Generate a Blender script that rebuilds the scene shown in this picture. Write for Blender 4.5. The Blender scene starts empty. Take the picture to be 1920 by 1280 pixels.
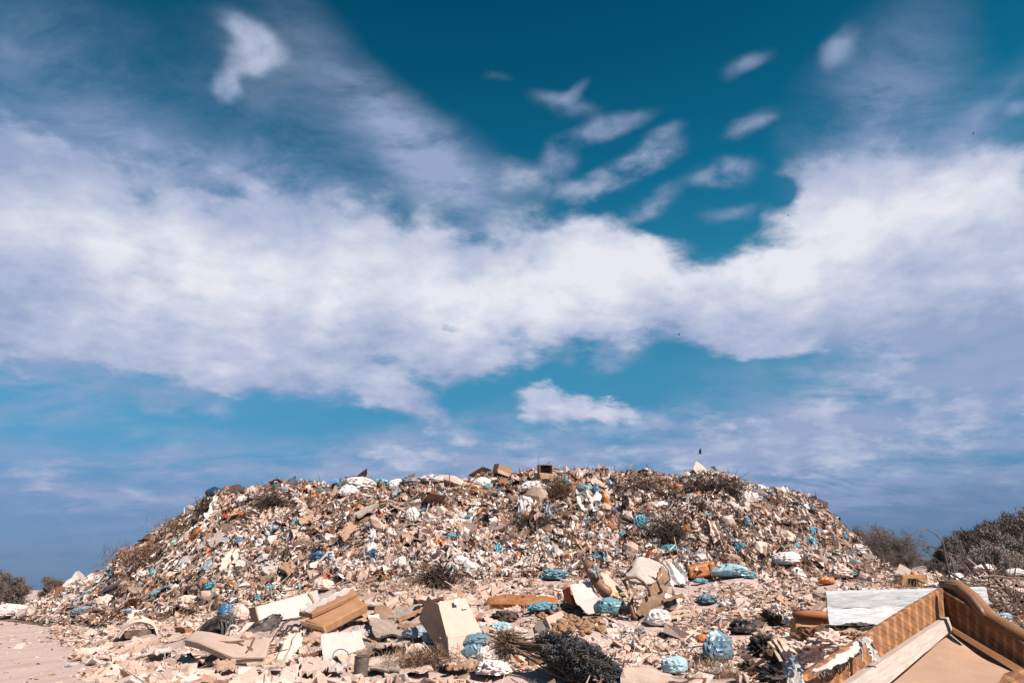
import bpy, math, random
import numpy as np

# ------------------------------------------------------------------ scene, camera, sun, sky
scene = bpy.context.scene
C = scene.collection
RNG = np.random.default_rng(7)
random.seed(7)

F_PX = 1387.0                      # focal length in pixels of the 1920 x 1280 frame
PITCH = math.atan((1105 - 640) / F_PX)
EYE = 1.6
cam_data = bpy.data.cameras.new("camera")
cam = bpy.data.objects.new("camera", cam_data)
C.objects.link(cam)
cam.location = (0, 0, EYE)
cam.rotation_euler = (math.pi / 2 + PITCH, 0, 0)
cam_data.sensor_width = 36.0
cam_data.lens = 36.0 * F_PX / 1920.0
cam_data.clip_end = 5000
scene.camera = cam
scene.view_settings.view_transform = 'Standard'
scene.view_settings.look = 'None'
scene.view_settings.exposure = 0.85
scene.view_settings.gamma = 1.0

SUN_EL = math.radians(48)
SUN_AZ = math.radians(127)         # clockwise from the viewing direction (+Y)
sl = bpy.data.lights.new("sun", 'SUN')
sl.energy = 5.0
sl.angle = math.radians(0.5)
sl.color = (1.0, 0.89, 0.785)
sun = bpy.data.objects.new("sun", sl)
C.objects.link(sun)
sun.rotation_euler = (math.pi / 2 - SUN_EL, 0, -SUN_AZ + math.pi)
sun.location = (40, -20, 60)


def px_dir(px, py):
    cx, cy = (px - 960) / F_PX, -(py - 640) / F_PX
    cp, sp = math.cos(PITCH), math.sin(PITCH)
    return np.array([cx, cp - cy * sp, sp + cy * cp])


def px_azel(px, py):
    d = px_dir(px, py)
    d = d / np.linalg.norm(d)
    return math.atan2(d[0], d[1]), math.asin(d[2])


def srgb(r, g, b):
    f = lambda c: (c / 255) / 12.92 if c / 255 <= 0.04045 else ((c / 255 + 0.055) / 1.055) ** 2.4
    return (f(r), f(g), f(b))


def build_sky():
    w = bpy.data.worlds.new("World")
    scene.world = w
    w.use_nodes = True
    w.cycles.sampling_method = 'MANUAL'
    w.cycles.sample_map_resolution = 256
    nt = w.node_tree
    nt.nodes.clear()
    N = lambda t, **k: _node(nt, t, **k)
    L = nt.links.new

    def _node(nt, t, **k):
        n = nt.nodes.new(t)
        for a, b in k.items():
            setattr(n, a, b)
        return n

    def math_(op, a, b=None, c=None, clamp=False):
        n = N('ShaderNodeMath', operation=op, use_clamp=clamp)
        for i, v in enumerate((a, b, c)):
            if v is None:
                continue
            if isinstance(v, (int, float)):
                n.inputs[i].default_value = v
            else:
                L(v, n.inputs[i])
        return n.outputs[0]

    def vec(op, a, b=None, s=None):
        n = N('ShaderNodeVectorMath', operation=op)
        for i, v in enumerate((a, b)):
            if v is None:
                continue
            if isinstance(v, tuple):
                n.inputs[i].default_value = v
            else:
                L(v, n.inputs[i])
        if s is not None:
            n.inputs['Scale'].default_value = s
        return n.outputs['Value'] if op == 'LENGTH' else n.outputs[0]

    def ramp_(v, lo, hi, a=0.0, b=1.0, kind='SMOOTHSTEP'):
        n = N('ShaderNodeMapRange', interpolation_type=kind, clamp=(kind == 'LINEAR'))
        L(v, n.inputs['Value'])
        n.inputs['From Min'].default_value = lo
        n.inputs['From Max'].default_value = hi
        n.inputs['To Min'].default_value = a
        n.inputs['To Max'].default_value = b
        return n.outputs[0]

    def noise(v, scale, detail, rough=0.55, dist=0.0, lac=2.0):
        n = N('ShaderNodeTexNoise', noise_dimensions='3D')
        L(v, n.inputs['Vector'])
        n.inputs['Scale'].default_value = scale
        n.inputs['Detail'].default_value = detail
        n.inputs['Roughness'].default_value = rough
        n.inputs['Distortion'].default_value = dist
        n.inputs['Lacunarity'].default_value = lac
        return n

    def mixc(f, a, b):
        n = N('ShaderNodeMix', data_type='RGBA')
        for v, i in ((f, 0), (a, 6), (b, 7)):
            if isinstance(v, (int, float)):
                n.inputs[i].default_value = v
            elif isinstance(v, tuple):
                n.inputs[i].default_value = (*v, 1) if len(v) == 3 else v
            else:
                L(v, n.inputs[i])
        return n.outputs[2]

    STR = 0.1 / 2 ** 0.85      # the exposure gives it back
    tc = N('ShaderNodeTexCoord').outputs['Generated']
    sep = N('ShaderNodeSeparateXYZ')
    L(tc, sep.inputs[0])
    x, y, z = sep.outputs
    az = math_('ARCTAN2', x, y)
    el = math_('ARCSINE', z)
    comb = N('ShaderNodeCombineXYZ')
    L(az, comb.inputs[0])
    L(el, comb.inputs[1])
    ae = comb.outputs[0]
    # cloud-layer coordinates: features shrink towards the horizon
    zz = math_('ADD', math_('MAXIMUM', z, 0.0), 0.25)
    cq = N('ShaderNodeCombineXYZ')
    L(math_('DIVIDE', x, zz), cq.inputs[0])
    L(math_('DIVIDE', y, zz), cq.inputs[1])
    q = cq.outputs[0]

    # clear sky: physical sky graded towards teal
    sky = N('ShaderNodeTexSky', sky_type='NISHITA')
    sky.sun_disc = False
    sky.sun_elevation = SUN_EL
    sky.sun_rotation = SUN_AZ
    sky.air_density = 1.0
    sky.dust_density = 0.6
    sky.ozone_density = 1.5
    grade = N('ShaderNodeValToRGB')
    L(ramp_(el, 0.0, 0.8, kind='LINEAR'), grade.inputs[0])
    cr = grade.color_ramp
    GR = SKY_GRADE
    cr.elements[0].position = GR[0][0]
    cr.elements[0].color = (*GR[0][1], 1)
    cr.elements[1].position = GR[-1][0]
    cr.elements[1].color = (*GR[-1][1], 1)
    for p, c in GR[1:-1]:
        e = cr.elements.new(p)
        e.color = (*c, 1)
    if SKY_NISHITA_ONLY:
        clear = sky.outputs[0]
    else:
        m = N('ShaderNodeMix', data_type='RGBA', blend_type='MULTIPLY')
        m.inputs[0].default_value = 1.0
        L(sky.outputs[0], m.inputs[6])
        L(grade.outputs[0], m.inputs[7])
        clear = m.outputs[2]
        clear = vec('SCALE', clear, s=GRADE_SCALE)

    # cloud layout in azimuth / elevation, bent by noise at three scales
    n1 = noise(q, 2.2, 3, 0.5)
    n2 = noise(q, 9.0, 4, 0.55)
    w1 = vec('SCALE', vec('SUBTRACT', n1.outputs['Color'], (0.5, 0.5, 0.5)), s=0.085)
    w2 = vec('SCALE', vec('SUBTRACT', n2.outputs['Color'], (0.5, 0.5, 0.5)), s=0.034)
    wfull = vec('ADD', vec('ADD', ae, w1), w2)
    wfine = vec('ADD', ae, w2)

    # each blob is a soft rotated ellipse in azimuth / elevation
    def blob(src, e):
        (px, py, rx, ry, rot, wt) = e[:6]
        soft = e[6] if len(e) > 6 else 1.0
        a0, e0 = px_azel(px, py)
        a1, _ = px_azel(px + 5, py)
        _, e1 = px_azel(px, py - 5)
        ra, re_ = rx * (a1 - a0) / 5, ry * (e1 - e0) / 5
        if abs(rot) <= 8:
            mp = N('ShaderNodeVectorMath', operation='MULTIPLY_ADD')
            L(src, mp.inputs[0])
            mp.inputs[1].default_value = (1 / ra, 1 / re_, 0)
            mp.inputs[2].default_value = (-a0 / ra, -e0 / re_, 0)
        else:
            mp = N('ShaderNodeMapping', vector_type='TEXTURE')
            L(src, mp.inputs[0])
            mp.inputs['Location'].default_value = (a0, e0, 0)
            mp.inputs['Rotation'].default_value = (0, 0, -math.radians(rot))
            mp.inputs['Scale'].default_value = (ra, re_, 1e9)
        return ramp_(vec('LENGTH', mp.outputs[0]), max(0.0, 1.0 - soft), 1.0 + soft * 0.55, wt, 0.0)

    def total(src, lst):
        # summed one after the other (the running sum rides along in z), which keeps the shader's stack small
        sp = N('ShaderNodeSeparateXYZ')
        L(src, sp.inputs[0])
        acc = None
        for e in lst:
            if acc is None:
                acc = blob(src, e)
                continue
            cb = N('ShaderNodeCombineXYZ')
            L(sp.outputs[0], cb.inputs[0])
            L(sp.outputs[1], cb.inputs[1])
            L(acc, cb.inputs[2])
            acc = math_('ADD', acc, blob(cb.outputs[0], e))
        return acc

    big = total(wfull, CLOUD_BIG)
    small = total(wfine, CLOUD_SMALL)
    holes = total(wfine, CLOUD_HOLES)
    veil = total(wfull, CLOUD_VEIL)
    nd = noise(q, 4.2, 9, 0.62, 0.1)
    ndf = math_('SUBTRACT', nd.outputs['Fac'], 0.5)
    ns = noise(q, 9.0, 6, 0.56, 0.2)
    nsf = math_('SUBTRACT', ns.outputs['Fac'], 0.5)
    base = math_('MINIMUM', big, 1.35)
    base = math_('SUBTRACT', base, holes)
    f = math_('ADD', base, math_('MULTIPLY', math_('MULTIPLY', ndf, 1.9), ramp_(base, 0.0, 0.35)))
    f = math_('ADD', f, math_('MULTIPLY', math_('MULTIPLY', nsf, 1.25), ramp_(base, 0.0, 0.35)))
    cover = ramp_(f, 0.10, 1.0)
    vn = noise(vec('MULTIPLY', q, (0.75, 1.25, 1.0)), 5.0, 7, 0.66, 0.3)
    vf = math_('MULTIPLY', veil, ramp_(vn.outputs['Fac'], 0.30, 0.66, 0.12, 1.0), clamp=True)
    # small scraps of cloud: torn by the same noise, feathered into the clear sky
    tear = math_('ADD', math_('MULTIPLY', nd.outputs['Fac'], 0.45), math_('MULTIPLY', ns.outputs['Fac'], 0.55))
    sa = math_('MULTIPLY', ramp_(small, 0.02, 0.85), ramp_(tear, 0.37, 0.60, 0.0, 0.92))
    vf = math_('SUBTRACT', 1.0, math_('MULTIPLY', math_('SUBTRACT', 1.0, vf), math_('SUBTRACT', 1.0, sa)))
    alpha = math_('SUBTRACT', 1.0, math_('MULTIPLY', math_('SUBTRACT', 1.0, cover), math_('SUBTRACT', 1.0, vf)))
    # tone: thick sunlit middles white, thin or low parts lavender grey
    bright = total(wfull, CLOUD_BRIGHT)
    tone = math_('ADD', bright, math_('MULTIPLY', ndf, 2.2))
    tone = math_('ADD', tone, math_('MULTIPLY', nsf, 1.0))
    tone = math_('ADD', tone, math_('MULTIPLY', math_('SUBTRACT', n1.outputs['Fac'], 0.5), 1.2))
    tone = math_('ADD', tone, math_('MULTIPLY', math_('SUBTRACT', cover, 0.5), 0.25))
    tone = ramp_(tone, -0.05, 1.2, kind='LINEAR')
    low = tuple(c / 0.1 for c in srgb(152, 168, 204))
    mid = tuple(c / 0.1 for c in srgb(192, 200, 223))
    hi = tuple(c / 0.1 for c in srgb(234, 234, 243))
    ct = mixc(ramp_(tone, 0.0, 0.5, kind='LINEAR'), low, mid)
    ct = mixc(ramp_(tone, 0.5, 1.0, kind='LINEAR'), ct, hi)
    col = mixc(math_('MULTIPLY', alpha, 0.97), clear, ct)
    # below the horizon: dusty earth tone
    col = mixc(ramp_(el, -0.03, -0.005, 1.0, 0.0), col, tuple(c / 0.1 for c in (0.25, 0.2, 0.17)))
    bg = N('ShaderNodeBackground')
    bg.inputs['Strength'].default_value = STR
    L(col, bg.inputs[0])
    out = N('ShaderNodeOutputWorld')
    L(bg.outputs[0], out.inputs[0])


SKY_NISHITA_ONLY = False
GRADE_SCALE = 4.0
SKY_GRADE = [(0.0, (0.0605, 0.1046, 0.2222)), (0.012, (0.0605, 0.1046, 0.2222)), (0.045, (0.0584, 0.0893, 0.1733)), (0.129, (0.0822, 0.1158, 0.176)), (0.217, (0.0704, 0.1815, 0.2245)), (0.35, (0.0698, 0.2353, 0.2557)), (0.53, (0.0413, 0.2426, 0.2509)), (0.662, (0.0131, 0.1973, 0.2178)), (0.821, (0.0061, 0.1479, 0.1649)), (0.937, (0.0016, 0.1229, 0.1418))]
# px, py, rx, ry, rotation, weight, softness
CLOUD_BIG = [
    (0, 370, 230, 180, 0, 1.0, 0.7), (300, 500, 460, 210, 8, 1.1, 0.7), (660, 460, 270, 130, 14, 0.8, 0.7),
    (900, 540, 280, 130, 5, 1.0, 0.6), (1130, 540, 180, 135, 0, 1.1, 0.5), (220, 620, 460, 80, 2, 0.7, 0.8),
    (640, 670, 360, 80, 6, 0.85, 0.7), (900, 690, 130, 32, 0, 0.6, 0.8), (770, 765, 110, 36, 22, 0.75, 0.7),
    (1400, 560, 200, 95, -8, 1.1, 0.5), (1640, 440, 290, 150, -12, 1.1, 0.6), (1870, 430, 230, 150, 0, 1.0, 0.6),
    (1570, 310, 160, 60, -15, 0.6, 0.9), (1540, 600, 280, 75, -2, 0.9, 0.7), (1830, 630, 270, 140, 0, 0.9, 0.8),
    (1700, 800, 360, 60, 0, 0.55, 0.9), (1420, 820, 260, 70, 8, 0.6, 0.8), (1160, 872, 360, 44, -4, 0.6, 0.8),
    (760, 860, 230, 40, -5, 0.5, 0.9), (30, 790, 90, 30, 0, 0.55, 0.9), (40, 690, 130, 60, 0, 0.4, 1.0),
    (1040, 440, 200, 55, 0, 0.45, 0.9), (1045, 764, 92, 30, 6, 1.0, 0.6), (1160, 758, 46, 17, 0, 0.95, 0.6),
]
CLOUD_SMALL = [
    (478, 70, 78.08, 33.9456, 14, 1.045), (468, 114, 56.608, 23.9616, 0, 0.77), (428, 152, 29.28, 39.936, -25, 0.99), (275, 265, 33.184, 21.9648, 15, 0.77),
    (145, 243, 42.944, 23.9616, 10, 0.55), (205, 200, 78.08, 29.952, -10, 0.385), (482, 268, 31.232, 14.976, 0, 0.55), (355, 282, 33.184, 17.9712, 0, 0.495),
    (1577, 92, 44.896, 33.9456, -15, 0.77), (1400, 122, 54.656, 21.9648, -12, 0.55), (1052, 298, 35.136, 35.9424, 20, 0.77), (1060, 200, 68.32, 23.9616, 12, 0.605),
    (1140, 240, 87.84, 21.9648, -10, 0.77), (1083, 172, 31.232, 14.976, -30, 0.495), (1200, 306, 81.984, 27.9552, -14, 1.1), (1110, 355, 81.984, 23.9616, -10, 0.99), (1155, 332, 58.56, 19.968, -30, 0.66),
    (1358, 325, 64.416, 27.9552, 0, 0.88), (1410, 230, 50.752, 21.9648, -10, 0.715), (1243, 252, 44.896, 17.9712, -12, 0.495), (945, 322, 70.272, 29.952, 0, 0.66),
    (1000, 348, 58.56, 29.952, 0, 0.55), (1222, 385, 68.32, 23.9616, -22, 0.66), (1912, 205, 29.28, 17.9712, 0, 0.77), (930, 145, 29.28, 9.984, -6, 0.33),
    (1370, 400, 58.56, 19.968, -6, 0.495), (1132, 664, 85.4, 30.72, 0, 0.77),
    (325, 750, 78.08, 25.6, -6, 0.715), (415, 766, 31.72, 23.04, 0, 0.44), (905, 790, 73.2, 21.76, 0, 0.55), (1200, 790, 85.4, 30.72, 0, 0.66),
    (1840, 215, 97.6, 21.9648, -22, 0.495), (1780, 130, 35.136, 13.9776, -15, 0.33), (25, 95, 48.8, 19.968, 15, 0.33),
]
CLOUD_HOLES = [
    (1475, 366, 34, 30, 0, 0.9, 1.0), (1290, 415, 120, 34, 0, 0.7), (1930, 350, 50, 40, 10, 0.9, 1.0), (845, 615, 30, 13, 0, 0.9),
    (405, 352, 54, 20, 12, 0.6), (1262, 545, 22, 46, 10, 0.35), (375, 565, 54, 14, 5, 0.5), (1060, 505, 40, 18, -20, 0.5),
    (1370, 705, 220, 44, 0, 0.8), (420, 800, 330, 45, 0, 0.4), (330, 705, 60, 14, 0, 0.5), (760, 400, 30, 50, 0, 0.35),
    (960, 500, 60, 14, -10, 0.35),
]
CLOUD_VEIL = [
    (720, 240, 300, 66, 34, 0.55, 1.0), (560, 210, 240, 130, 20, 0.35, 1.0), (200, 225, 340, 95, 10, 0.6, 1.0),
    (120, 60, 300, 90, 0, 0.22, 1.0), (820, 330, 180, 80, 22, 0.7, 0.9), (1640, 220, 190, 140, -35, 0.7, 0.9),
    (1830, 230, 180, 60, -20, 0.5, 1.0), (1760, 700, 460, 170, 0, 0.95, 0.8), (1300, 850, 560, 90, 0, 1.0, 0.9),
    (150, 640, 480, 120, 0, 0.75, 0.9), (240, 885, 210, 22, 4, 0.7, 0.8), (300, 945, 280, 30, 0, 0.75, 0.8), (700, 860, 340, 56, 0, 0.75, 0.9),
    (1650, 920, 520, 70, 0, 0.5, 1.0), (70, 915, 110, 20, 0, 0.8, 0.8), (200, 850, 420, 40, 3, 0.4, 1.0), (520, 890, 640, 70, 0, 0.35, 1.0), (350, 1000, 500, 60, 0, 0.3, 1.0), (60, 730, 180, 60, 0, 0.55, 1.0), (450, 330, 300, 70, 8, 0.6, 1.0),
]
CLOUD_BRIGHT = [
    (330, 490, 540, 100, 6, 0.80, 1.0), (950, 510, 420, 120, 0, 0.95, 1.0), (1440, 490, 380, 90, -8, 0.75, 1.0),
    (1700, 380, 320, 80, -6, 0.65, 1.0), (1850, 500, 200, 90, 0, 0.3, 1.0), (480, 90, 120, 80, 0, 0.3, 1.0), (1200, 320, 260, 90, 0, 0.35, 1.0),
    (1080, 762, 170, 50, 0, 0.5, 1.0), (1100, 600, 240, 50, 0, 0.35, 1.0), (560, 650, 560, 70, 0, 0.25, 1.0),
    (40, 330, 200, 90, 0, 0.15, 1.0),
]
build_sky()

scene.cycles.max_bounces = 5
scene.cycles.diffuse_bounces = 2
scene.cycles.glossy_bounces = 2
scene.cycles.transparent_max_bounces = 4
scene.cycles.use_adaptive_sampling = True
scene.cycles.adaptive_threshold = 0.02

# ------------------------------------------------------------------ numeric noise
_PERM = np.random.default_rng(3).random((256, 256))


def vnoise(x, y):
    x = np.asarray(x, float)
    y = np.asarray(y, float)
    xi, yi = np.floor(x).astype(int), np.floor(y).astype(int)
    fx, fy = x - xi, y - yi
    fx, fy = fx * fx * (3 - 2 * fx), fy * fy * (3 - 2 * fy)
    g = lambda a, b: _PERM[a % 256, b % 256]
    return ((g(xi, yi) * (1 - fx) + g(xi + 1, yi) * fx) * (1 - fy)
            + (g(xi, yi + 1) * (1 - fx) + g(xi + 1, yi + 1) * fx) * fy)


def fbm(x, y, o=4):
    s, a, t = 0, 0.5, 0
    for i in range(o):
        s = s + a * vnoise(x * 2 ** i + 17 * i, y * 2 ** i + 31 * i)
        t += a
        a *= 0.5
    return s / t - 0.5


def sstep(a, b, v):
    t = np.clip((np.asarray(v, float) - a) / (b - a), 0, 1)
    return t * t * (3 - 2 * t)


# ------------------------------------------------------------------ lie of the land
def slope_of(px, py):
    d = px_dir(px, py)
    return d[0] / d[1], d[2] / d[1]


CREST = [(-60, 1175), (0, 1150), (40, 1143), (80, 1127), (110, 1113), (150, 1096), (200, 1072), (230, 1044), (262, 1022),
         (300, 1000), (330, 980), (365, 962), (384, 940), (402, 930), (430, 928), (470, 926), (486, 930), (500, 921),
         (520, 911), (560, 908), (600, 917), (640, 917), (660, 903), (690, 906), (730, 917), (770, 908), (800, 901),
         (850, 910), (900, 899), (940, 890), (960, 896), (1000, 888), (1040, 887), (1080, 889), (1120, 889), (1150, 898),
         (1190, 893), (1220, 892), (1245, 903), (1280, 901), (1310, 893), (1340, 890), (1370, 902), (1400, 918),
         (1450, 925), (1500, 931), (1530, 946), (1560, 976), (1590, 1006), (1620, 1036), (1650, 1062), (1680, 1078),
         (1710, 1090), (1760, 1106), (1820, 1125), (2000, 1160)]
_cs = np.array([slope_of(*c)[0] for c in CREST])
_ce = np.array([slope_of(*c)[1] for c in CREST])
_cy_s = np.array([slope_of(p, 1050)[0] for p in (0, 120, 260, 420, 700, 1000, 1400, 1600, 1720)])
_cy_v = np.array([52.0, 44.0, 37.0, 34.5, 33.0, 33.0, 33.5, 35.0, 37.0])


def crest_y(s):
    return np.interp(s, _cy_s, _cy_v)


def ground_h(x, y):
    """The ground without the heap."""
    x = np.asarray(x, float)
    y = np.asarray(y, float)
    d = ((x + 7.4) + (y - 14.6) * 0.66) / 1.2
    g = 1.8 * sstep(0, 9, d) * sstep(11, 25, y)
    g = g * (1 - sstep(46, 75, y) * 0.5)
    g = g + 1.1 * np.exp(-(((x - 4.7) / 2.0) ** 2 + ((y - 8.6) / 2.2) ** 2))
    g = g + 1.0 * np.exp(-(((x - 7.8) / 2.4) ** 2 + ((y - 12.2) / 2.6) ** 2))
    g = g + 2.6 * sstep(14, 42, x) * sstep(32, 62, y)
    rough = 0.18 + 0.6 * sstep(0.2, 2.5, d) * (1 - sstep(60, 90, y))
    g = g + rough * (0.55 * fbm(x * 0.55, y * 0.55, 3) + 0.25 * fbm(x * 1.9 + 9, y * 1.9, 3)) * sstep(-2, 2, d + 1.5)
    g = g + 0.05 * fbm(x * 0.7, y * 0.7, 4)
    return g


def heap_h(x, y):
    x = np.asarray(x, float)
    y = np.asarray(y, float)
    yy = np.maximum(y, 1.0)
    s = x / yy
    yc = crest_y(s)
    yt = yc - 8.2
    hc = EYE + np.interp(s, _cs, _ce) * yc
    t = np.clip((y - yt) / (yc - yt), 0, 1)
    prof = 0.35 * t + 0.65 * t * t * (3 - 2 * t)
    g = ground_h(x, y)
    back = 1 - sstep(yc + 9, yc + 22, y)
    hump = np.maximum(hc - g, 0.0)
    bump = (1.1 * fbm(x * 0.35 + 5, y * 0.35, 3) + 0.8 * fbm(x * 0.95, y * 0.6 + 3, 3) + 0.32 * fbm(x * 2.6, y * 1.6, 3)) * np.sin(np.pi * np.clip(t, 0, 1)) ** 0.8
    bump = bump * np.clip(hump / 3, 0, 1) * (y < yc)
    behind = np.where(y > yc, -0.05 * np.clip(y - yc, 0, 6), 0)
    return g + (hump * prof + bump * 0.9 + behind * np.clip(hump / 3, 0, 1)) * back


def land(x, y):
    return np.maximum(ground_h(x, y), heap_h(x, y))


def land1(x, y):
    return float(land(np.array([x]), np.array([y]))[0])


_YS = np.concatenate([np.arange(4, 70, 0.06), np.arange(70, 300, 1.0)])


def hit(px, py):
    """Distance (along +Y) at which the ray through a photo pixel meets the land."""
    s, e = slope_of(px, py)
    z = EYE + e * _YS
    below = z < land(s * _YS, _YS)
    i = int(np.argmax(below))
    d = float(_YS[i]) if below.any() else 60.0
    yc = float(crest_y(s))
    if d > yc + 1.0 and EYE + float(np.interp(s, _cs, _ce)) * yc > 2.5:
        d = yc + 0.2            # just above the skyline: it stands on the crest
    return d


def P(px, py, d):
    s, e = slope_of(px, py)
    return np.array([s * d, d, EYE + e * d])


def project(p):
    x, y, z = p[..., 0], p[..., 1], p[..., 2] - EYE
    cp, sp = math.cos(PITCH), math.sin(PITCH)
    f = y * cp + z * sp
    u = -y * sp + z * cp
    return 960 + F_PX * x / f, 640 - F_PX * u / f


# ------------------------------------------------------------------ materials
DUST = (0.60, 0.42, 0.345)


ALB = 0.78


class Tree:
    def __init__(self, name):
        self.m = bpy.data.materials.new(name)
        self.m.use_nodes = True
        self.nt = self.m.node_tree
        self.b = self.nt.nodes['Principled BSDF']

    def n(self, t, **k):
        x = self.nt.nodes.new(t)
        for a, b in k.items():
            setattr(x, a, b)
        return x

    def l(self, a, b):
        self.nt.links.new(a, b)

    def coord(self, which='Object'):
        return self.n('ShaderNodeTexCoord').outputs[which]

    def noise(self, v, scale, detail=3, rough=0.55):
        x = self.n('ShaderNodeTexNoise')
        if v is not None:
            self.l(v, x.inputs['Vector'])
        x.inputs['Scale'].default_value = scale
        x.inputs['Detail'].default_value = detail
        x.inputs['Roughness'].default_value = rough
        return x.outputs['Fac']

    def rng(self, v, a, b, c=0.0, d=1.0):
        x = self.n('ShaderNodeMapRange')
        self.l(v, x.inputs['Value'])
        for k, q in zip(('From Min', 'From Max', 'To Min', 'To Max'), (a, b, c, d)):
            x.inputs[k].default_value = q
        return x.outputs[0]

    def mix(self, f, a, b, blend='MIX'):
        x = self.n('ShaderNodeMix', data_type='RGBA', blend_type=blend)
        for v, i in ((f, 0), (a, 6), (b, 7)):
            if isinstance(v, (int, float)):
                x.inputs[i].default_value = v
            elif isinstance(v, tuple):
                x.inputs[i].default_value = (*v[:3], 1)
            else:
                self.l(v, x.inputs[i])
        return x.outputs[2]

    def finish(self, c):
        self.l(self.mix(1.0, c, (ALB,) * 3, 'MULTIPLY'), self.b.inputs['Base Color'])

    def bump(self, h, strength=0.3, dist=0.02):
        x = self.n('ShaderNodeBump')
        x.inputs['Strength'].default_value = strength
        x.inputs['Distance'].default_value = dist
        self.l(h, x.inputs['Height'])
        self.l(x.outputs[0], self.b.inputs['Normal'])


_MATS = {}


def mat(name, col=None, rough=0.75, dust=0.35, var=0.25, scale=5.0, bump=0.25, bscale=40.0, src=None, metal=0.0, spots=None):
    if name in _MATS:
        return _MATS[name]
    t = Tree(name)
    co = t.coord()
    if src == 'object':
        base = t.n('ShaderNodeObjectInfo').outputs['Color']
    elif src == 'attr':
        base = t.n('ShaderNodeAttribute', attribute_name='tint').outputs['Color']
    else:
        base = tuple(col)
    n1 = t.noise(co, scale, 5, 0.6)
    c = t.mix(t.rng(n1, 0.42, 0.72, 0.0, dust), base, DUST)
    n2 = t.noise(co, scale * 3.1, 4, 0.6)
    c = t.mix(t.rng(n2, 0.3, 0.75, 0.0, 1.0), c, t.mix(1.0, c, (1 - var,) * 3, 'MULTIPLY'))
    if spots:
        n3 = t.noise(co, spots[1], 3, 0.5)
        c = t.mix(t.rng(n3, spots[2], spots[2] + 0.06, 0.0, 0.85), c, spots[0])
    t.finish(c)
    t.b.inputs['Roughness'].default_value = rough
    t.b.inputs['Metallic'].default_value = metal
    t.b.inputs['Specular IOR Level'].default_value = 0.3
    if bump:
        t.bump(t.noise(co, bscale, 3, 0.6), bump, 0.01)
    _MATS[name] = t.m
    return t.m


def mat_wood(name, c1, c2, along=1, scale=3.0, rough=0.75, peel=None):
    if name in _MATS:
        return _MATS[name]
    t = Tree(name)
    uv = t.coord('UV')
    mp = t.n('ShaderNodeMapping')
    mp.inputs['Scale'].default_value = (1.0, 14.0, 1.0) if along else (14.0, 1.0, 1.0)
    t.l(uv, mp.inputs[0])
    g = t.noise(mp.outputs[0], scale, 6, 0.65)
    c = t.mix(t.rng(g, 0.33, 0.68), c1, c2)
    if peel:
        g2 = t.noise(mp.outputs[0], scale * 1.7, 5, 0.7)
        c = t.mix(t.rng(g2, 0.54, 0.66, 0.0, 0.85), c, peel)
    t.finish(c)
    t.b.inputs['Roughness'].default_value = rough
    t.bump(g, 0.35, 0.01)
    _MATS[name] = t.m
    return t.m


def mat_plaid(rot=0.0):
    key = 'plaid_fabric_%d' % round(rot * 100)
    if key in _MATS:
        return _MATS[key]
    t = Tree('plaid_fabric')
    mp = t.n('ShaderNodeMapping')
    mp.inputs['Rotation'].default_value = (0, 0, rot)
    t.l(t.coord('UV'), mp.inputs[0])
    uv = mp.outputs[0]
    wob = t.n('ShaderNodeTexNoise')
    t.l(uv, wob.inputs['Vector'])
    wob.inputs['Scale'].default_value = 9.0
    add = t.n('ShaderNodeVectorMath', operation='MULTIPLY_ADD')
    t.l(wob.outputs['Color'], add.inputs[0])
    add.inputs[1].default_value = (0.03, 0.03, 0)
    t.l(uv, add.inputs[2])
    c = (0.42, 0.18, 0.07)
    broken = t.rng(t.noise(uv, 22, 3, 0.6), 0.35, 0.6, 0.25, 1.0)
    for axis, freq, th, colr, amt in (('X', 6.0, 0.30, (0.15, 0.05, 0.018), 0.5), ('Y', 5.0, 0.30, (0.15, 0.05, 0.018), 0.5),
                                      ('X', 6.0, 0.05, (0.52, 0.29, 0.15), -0.35), ('Y', 15.0, 0.84, (0.03, 0.008, 0.004), 0.85),
                                      ('X', 12.0, 0.93, (0.06, 0.02, 0.01), 0.35)):
        w = t.n('ShaderNodeTexWave', bands_direction=axis, wave_type='BANDS')
        t.l(add.outputs[0], w.inputs['Vector'])
        w.inputs['Scale'].default_value = freq * 0.314 * 1.7
        w.inputs['Distortion'].default_value = 0.0
        if amt < 0:
            f = t.rng(w.outputs['Fac'], 0.0, 0.35, -amt, 0.0)
        else:
            f = t.rng(w.outputs['Fac'], th, min(th + 0.3, 1.0), 0.0, amt)
            if th > 0.5:
                m2 = t.n('ShaderNodeMath', operation='MULTIPLY')
                t.l(f, m2.inputs[0])
                t.l(broken, m2.inputs[1])
                f = m2.outputs[0]
        c = t.mix(f, c, colr)
    n = t.noise(uv, 14, 5, 0.65)
    c = t.mix(t.rng(n, 0.45, 0.75, 0, 0.45), c, (0.38, 0.22, 0.12))
    t.finish(c)
    t.b.inputs['Roughness'].default_value = 0.95
    t.bump(t.noise(uv, 160, 2, 0.6), 0.5, 0.004)
    _MATS[key] = t.m
    return t.m


# ------------------------------------------------------------------ objects
def tag(o, label=None, cat=None, group=None, kind=None):
    if label:
        o['label'] = label
    if cat:
        o['category'] = cat
    if group:
        o['group'] = group
    if kind:
        o['kind'] = kind
    return o


def empty(name, loc, label=None, cat=None, group=None):
    o = bpy.data.objects.new(name, None)
    o.empty_display_size = 0.2
    C.objects.link(o)
    o.location = tuple(loc)
    return tag(o, label, cat, group)


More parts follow.
